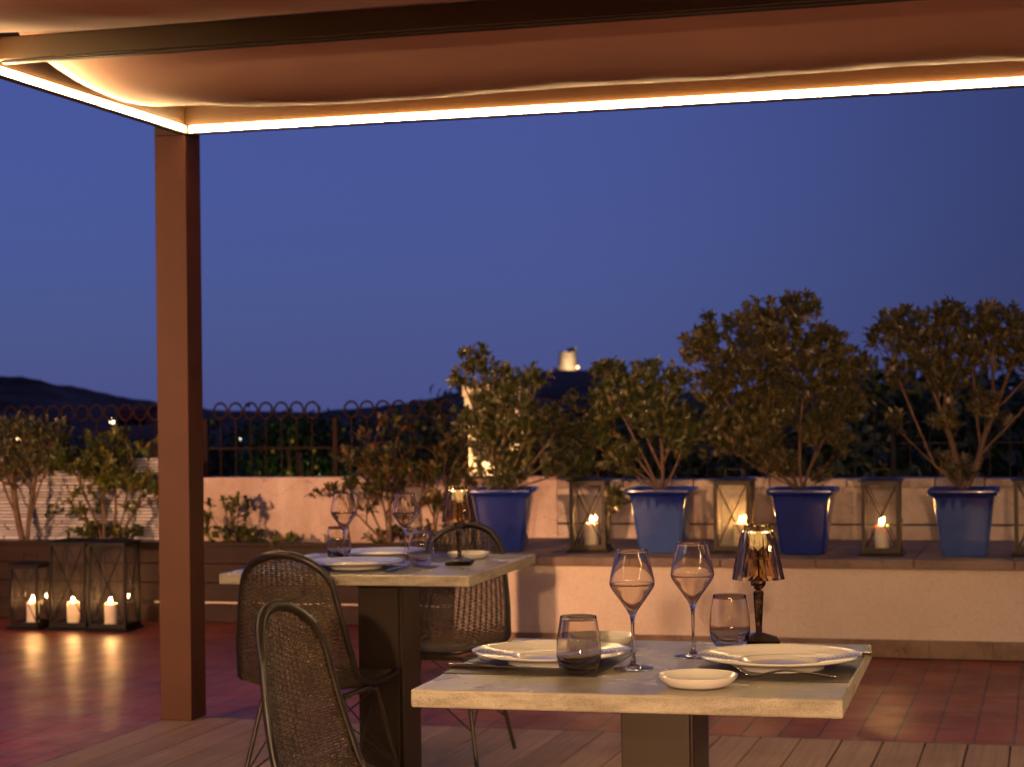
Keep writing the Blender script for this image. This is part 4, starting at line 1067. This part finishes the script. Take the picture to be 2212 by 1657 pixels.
# undergrowth below the crowns
g = np.random.default_rng(99); V = []; F = []; TT = []; o_ = 0
for k in range(15000):
    d_ = g.uniform(14, 60); px = g.uniform(-200, 2500); x = atpx(px, d_)
    hz = -.55-.06*(d_-14)+.35*math.sin(x*.9+d_*.3)+.3*math.sin(x*2.3)
    p = np.array([x, d_, g.uniform(-7 if k % 3 == 0 else hz-1.2, hz)])
    dr = g.normal(size=3); dr /= np.linalg.norm(dr)
    s_l = .12+d_*.008
    V += leaf_verts(p, dr, g.normal(size=3), s_l*1.6, s_l); F += [tuple(i+o_ for i in f) for f in LF]; o_ += 9
    TT += [g.uniform(0, 1)]*9
o = MB().raw(V, F, np.array(TT)).build('undergrowth', M_darkleaf, tint=True); tag(o, 'dark scrub and undergrowth filling the slope beyond the terrace wall', 'undergrowth', kind='stuff')

# houses and street lamps beyond
def house(label, px, d_, ytop, w, h, lit=None):
    x = atpx(px, d_); zt = ztop(ytop, d_, px); t = thing('distant_house', label, 'house', (x, d_, zt-h), 0, 'houses in the valley')
    MB().box((-w/2, 0, -3), (w/2, w*.6, h)).build('wall', M_house if lit is None else lit, t)
    m = MB().raw([(-w/2-.3, -.3, h), (w/2+.3, -.3, h), (w/2+.3, w*.6+.3, h), (-w/2-.3, w*.6+.3, h), (-w/2-.3, w*.3, h+w*.14), (w/2+.3, w*.3, h+w*.14)], [(0,1,5,4),(2,3,4,5),(1,2,5),(3,0,4),(0,3,2,1)])
    m.build('roof', M_roof, t)
    for k in (-.25, .25): MB().box((w*k-.5, -.06, h*.3), (w*k+.5, -.001, h*.75)).build('window', M_black, t)
house('pale blue grey house behind the open yellowish shrub', 268, 60, 952, 3.4, 1.6)
house('house with a red glow in its wall colour near the left street lamps', 285, 120, 886, 2.2, 1.8, mat("red_glow_painted", (.50, .12, .08), .9))  # red glow is put into the wall colour, no lamp shines here
house('small white house seen left of the citrus tree', 648, 150, 908, 2.4, 1.0, mat("white_house", (.75, .75, .8), .9))
house('small white house seen above the fence post', 698, 150, 904, 1.4, 1.0, MATS["white_house"])
def slamp(label, px, d_, py, r, col, s_e):
    x = atpx(px, d_); z = ztop(py, d_, px); t = thing('street_lamp', label, 'street lamp', (x, d_, z-5), 0, 'street lamps in the valley')
    MB().tube([(0, 0, -1), (0, 0, 5-r)], .06, 6).build('pole', M_black, t)
    MB().lathe([(.01*r, 5-r), (r*.7, 5-r*.7), (r, 5), (r*.7, 5+r*.7), (.01*r, 5+r)], 12).build('lamp_head', emis('street_glow_%d' % px, col, s_e), t, smooth=True)
slamp('brightest street lamp in the valley, left of the column', 241, 110, 911, .13, (1, .74, .42), 26)
slamp('yellow street lamp just below and right of the brightest one', 278, 70, 947, .07, (1, .62, .18), 16)
slamp('faint lamp glowing through the far left shrub', 38, 80, 953, .06, (1, .55, .25), 25)
slamp('dim white lamp near the column at the left', 318, 110, 922, .07, (.8, .7, .6), 4)
slamp('tiny white lamp seen through the fence right of the column', 516, 60, 953, .045, (.9, .85, .6), 10)

# ------------------------------------------------------------------ terrace flood lamps and an added canopy uplighter (outside the frame, behind the camera)
def flood(label, loc, target, energy, col, size, blend=.5, soft=.05):
    t = thing('unseen_flood_lamp', label, 'lamp', (loc[0], loc[1], FZ), 0, 'flood lamps behind the camera')
    z = loc[2]-FZ
    MB().tube([(0, -.16, 0), (0, -.16, z+.05)], .025, 10).build('post', M_black, t)
    MB().lathe([(.10, z+.14), (.13, z+.17), (.13, z+.21), (.02, z+.25)], 20, (0, -.08, 0)).build('lamp_hood', M_black, t)
    l = D.lights.new('flood', 'SPOT'); l.energy = energy; l.color = col; l.spot_size = R(size); l.spot_blend = blend; l.shadow_soft_size = soft
    o = D.objects.new('flood', l); COL.objects.link(o); o.location = loc
    o.rotation_euler = (Vector(target)-Vector(loc)).to_track_quat('-Z', 'Y').to_euler(); return o
flood('warm flood lamp on a post, behind the camera to the left', (-6.9, -3.8, 2.2), (-4.9, 9.9, .8), 8200, (1, .50, .25), 29, .75, .07)
flood('warm flood lamp on a post, straight behind the camera', (.8, -5, 2.0), (-3.1, 9.9, .3), 2300, (1, .57, .30), 37, .95, .07)
flood('added unseen uplighter brightening the canopy, behind the camera to the right', (.9, -1.2, .5), (-.9, 3.9, 2.6), 520, (1, .50, .30), 54, .7, .2)  # added lamp, out of view, to brighten the underside of the canopy

l = D.lights.new('chimney_light', 'SPOT'); l.energy = 26; l.color = (1, .62, .28); l.spot_size = R(110); l.spot_blend = .8; l.shadow_soft_size = .03
o = D.objects.new('chimney_light', l); COL.objects.link(o); o.location = (-3.60, 11.66, .80)
o.rotation_euler = (Vector((-3.53, 12.0, 1.25))-Vector(o.location)).to_track_quat('-Z', 'Y').to_euler()
t = thing('garden_spotlight', 'small uplight at the foot of the pale chimney, hidden by the wall', 'spotlight', (-3.60, 11.655, .70))
MB().tube([(0, -.01, 0), (0, -.01, .08)], .015, 8).build('lamp_body', M_black, t)

# the restaurant behind the camera: what the glasses and tables see instead of open sky
rb = thing('restaurant_building', 'cream restaurant building behind the camera', 'building', (0, -8, FZ))
m = MB(); m.box((-14, -8.3, FZ), (-3.2, -8, 4.6)); m.box((-3.2, -8.3, 2.5), (-.8, -8, 4.6)); m.box((-.8, -8.3, FZ), (2.2, -8, 4.6)); m.box((2.2, -8.3, 2.5), (5.4, -8, 4.6)); m.box((5.4, -8.3, FZ), (14, -8, 4.6))
PP(m, 'facade', M_whitewash, rb)
for x0, x1 in ((-3.2, -.8), (2.2, 5.4)):
    m = MB(); w = x1-x0
    for k in range(3): m.box((x0+w*k/2-(.03 if k else 0), -8.2, FZ), (x0+w*k/2+(.03 if k < 2 else 0), -8.14, 2.5))
    m.box((x0+.03, -8.2, 2.43), (x1-.03, -8.14, 2.4995)); PP(m, 'glazed_door_frame', M_black, rb)
    PP(MB().box((x0, -8.18, FZ), (x1, -8.17, 2.43)), 'door_glass', M_pane, rb)
    PP(MB().box((x0, -10.5, FZ), (x1, -10.4, 2.5)), 'inner_wall', M_slab, rb)
PP(MB().box((-14.2, -8.7, 4.6005), (14.2, -7.7, 4.75)), 'cornice', M_slab, rb)
for x, w_ in ((-5.0, 'left of both glazed doors'), (.7, 'between the two glazed doors'), (7.0, 'right of both glazed doors')):  # added lamps, out of view, to light the facade and its reflections
    t = thing('added_facade_lamp', 'added unseen globe lamp washing the restaurant facade, '+w_, 'lamp', (x, -8, 2.3), 0, 'added unseen lamps on the facade')
    MB().box((-.04, .001, -.04), (.04, .06, .04)).build('bracket', M_black, t)
    MB().lathe([(.002, -.09), (.06, -.07), (.09, 0), (.06, .07), (.002, .09)], 16, (0, .15, 0)).build('globe', MATS.get('added_globe_glow') or emis('added_globe_glow', (1, .62, .30), 55), t, smooth=True)
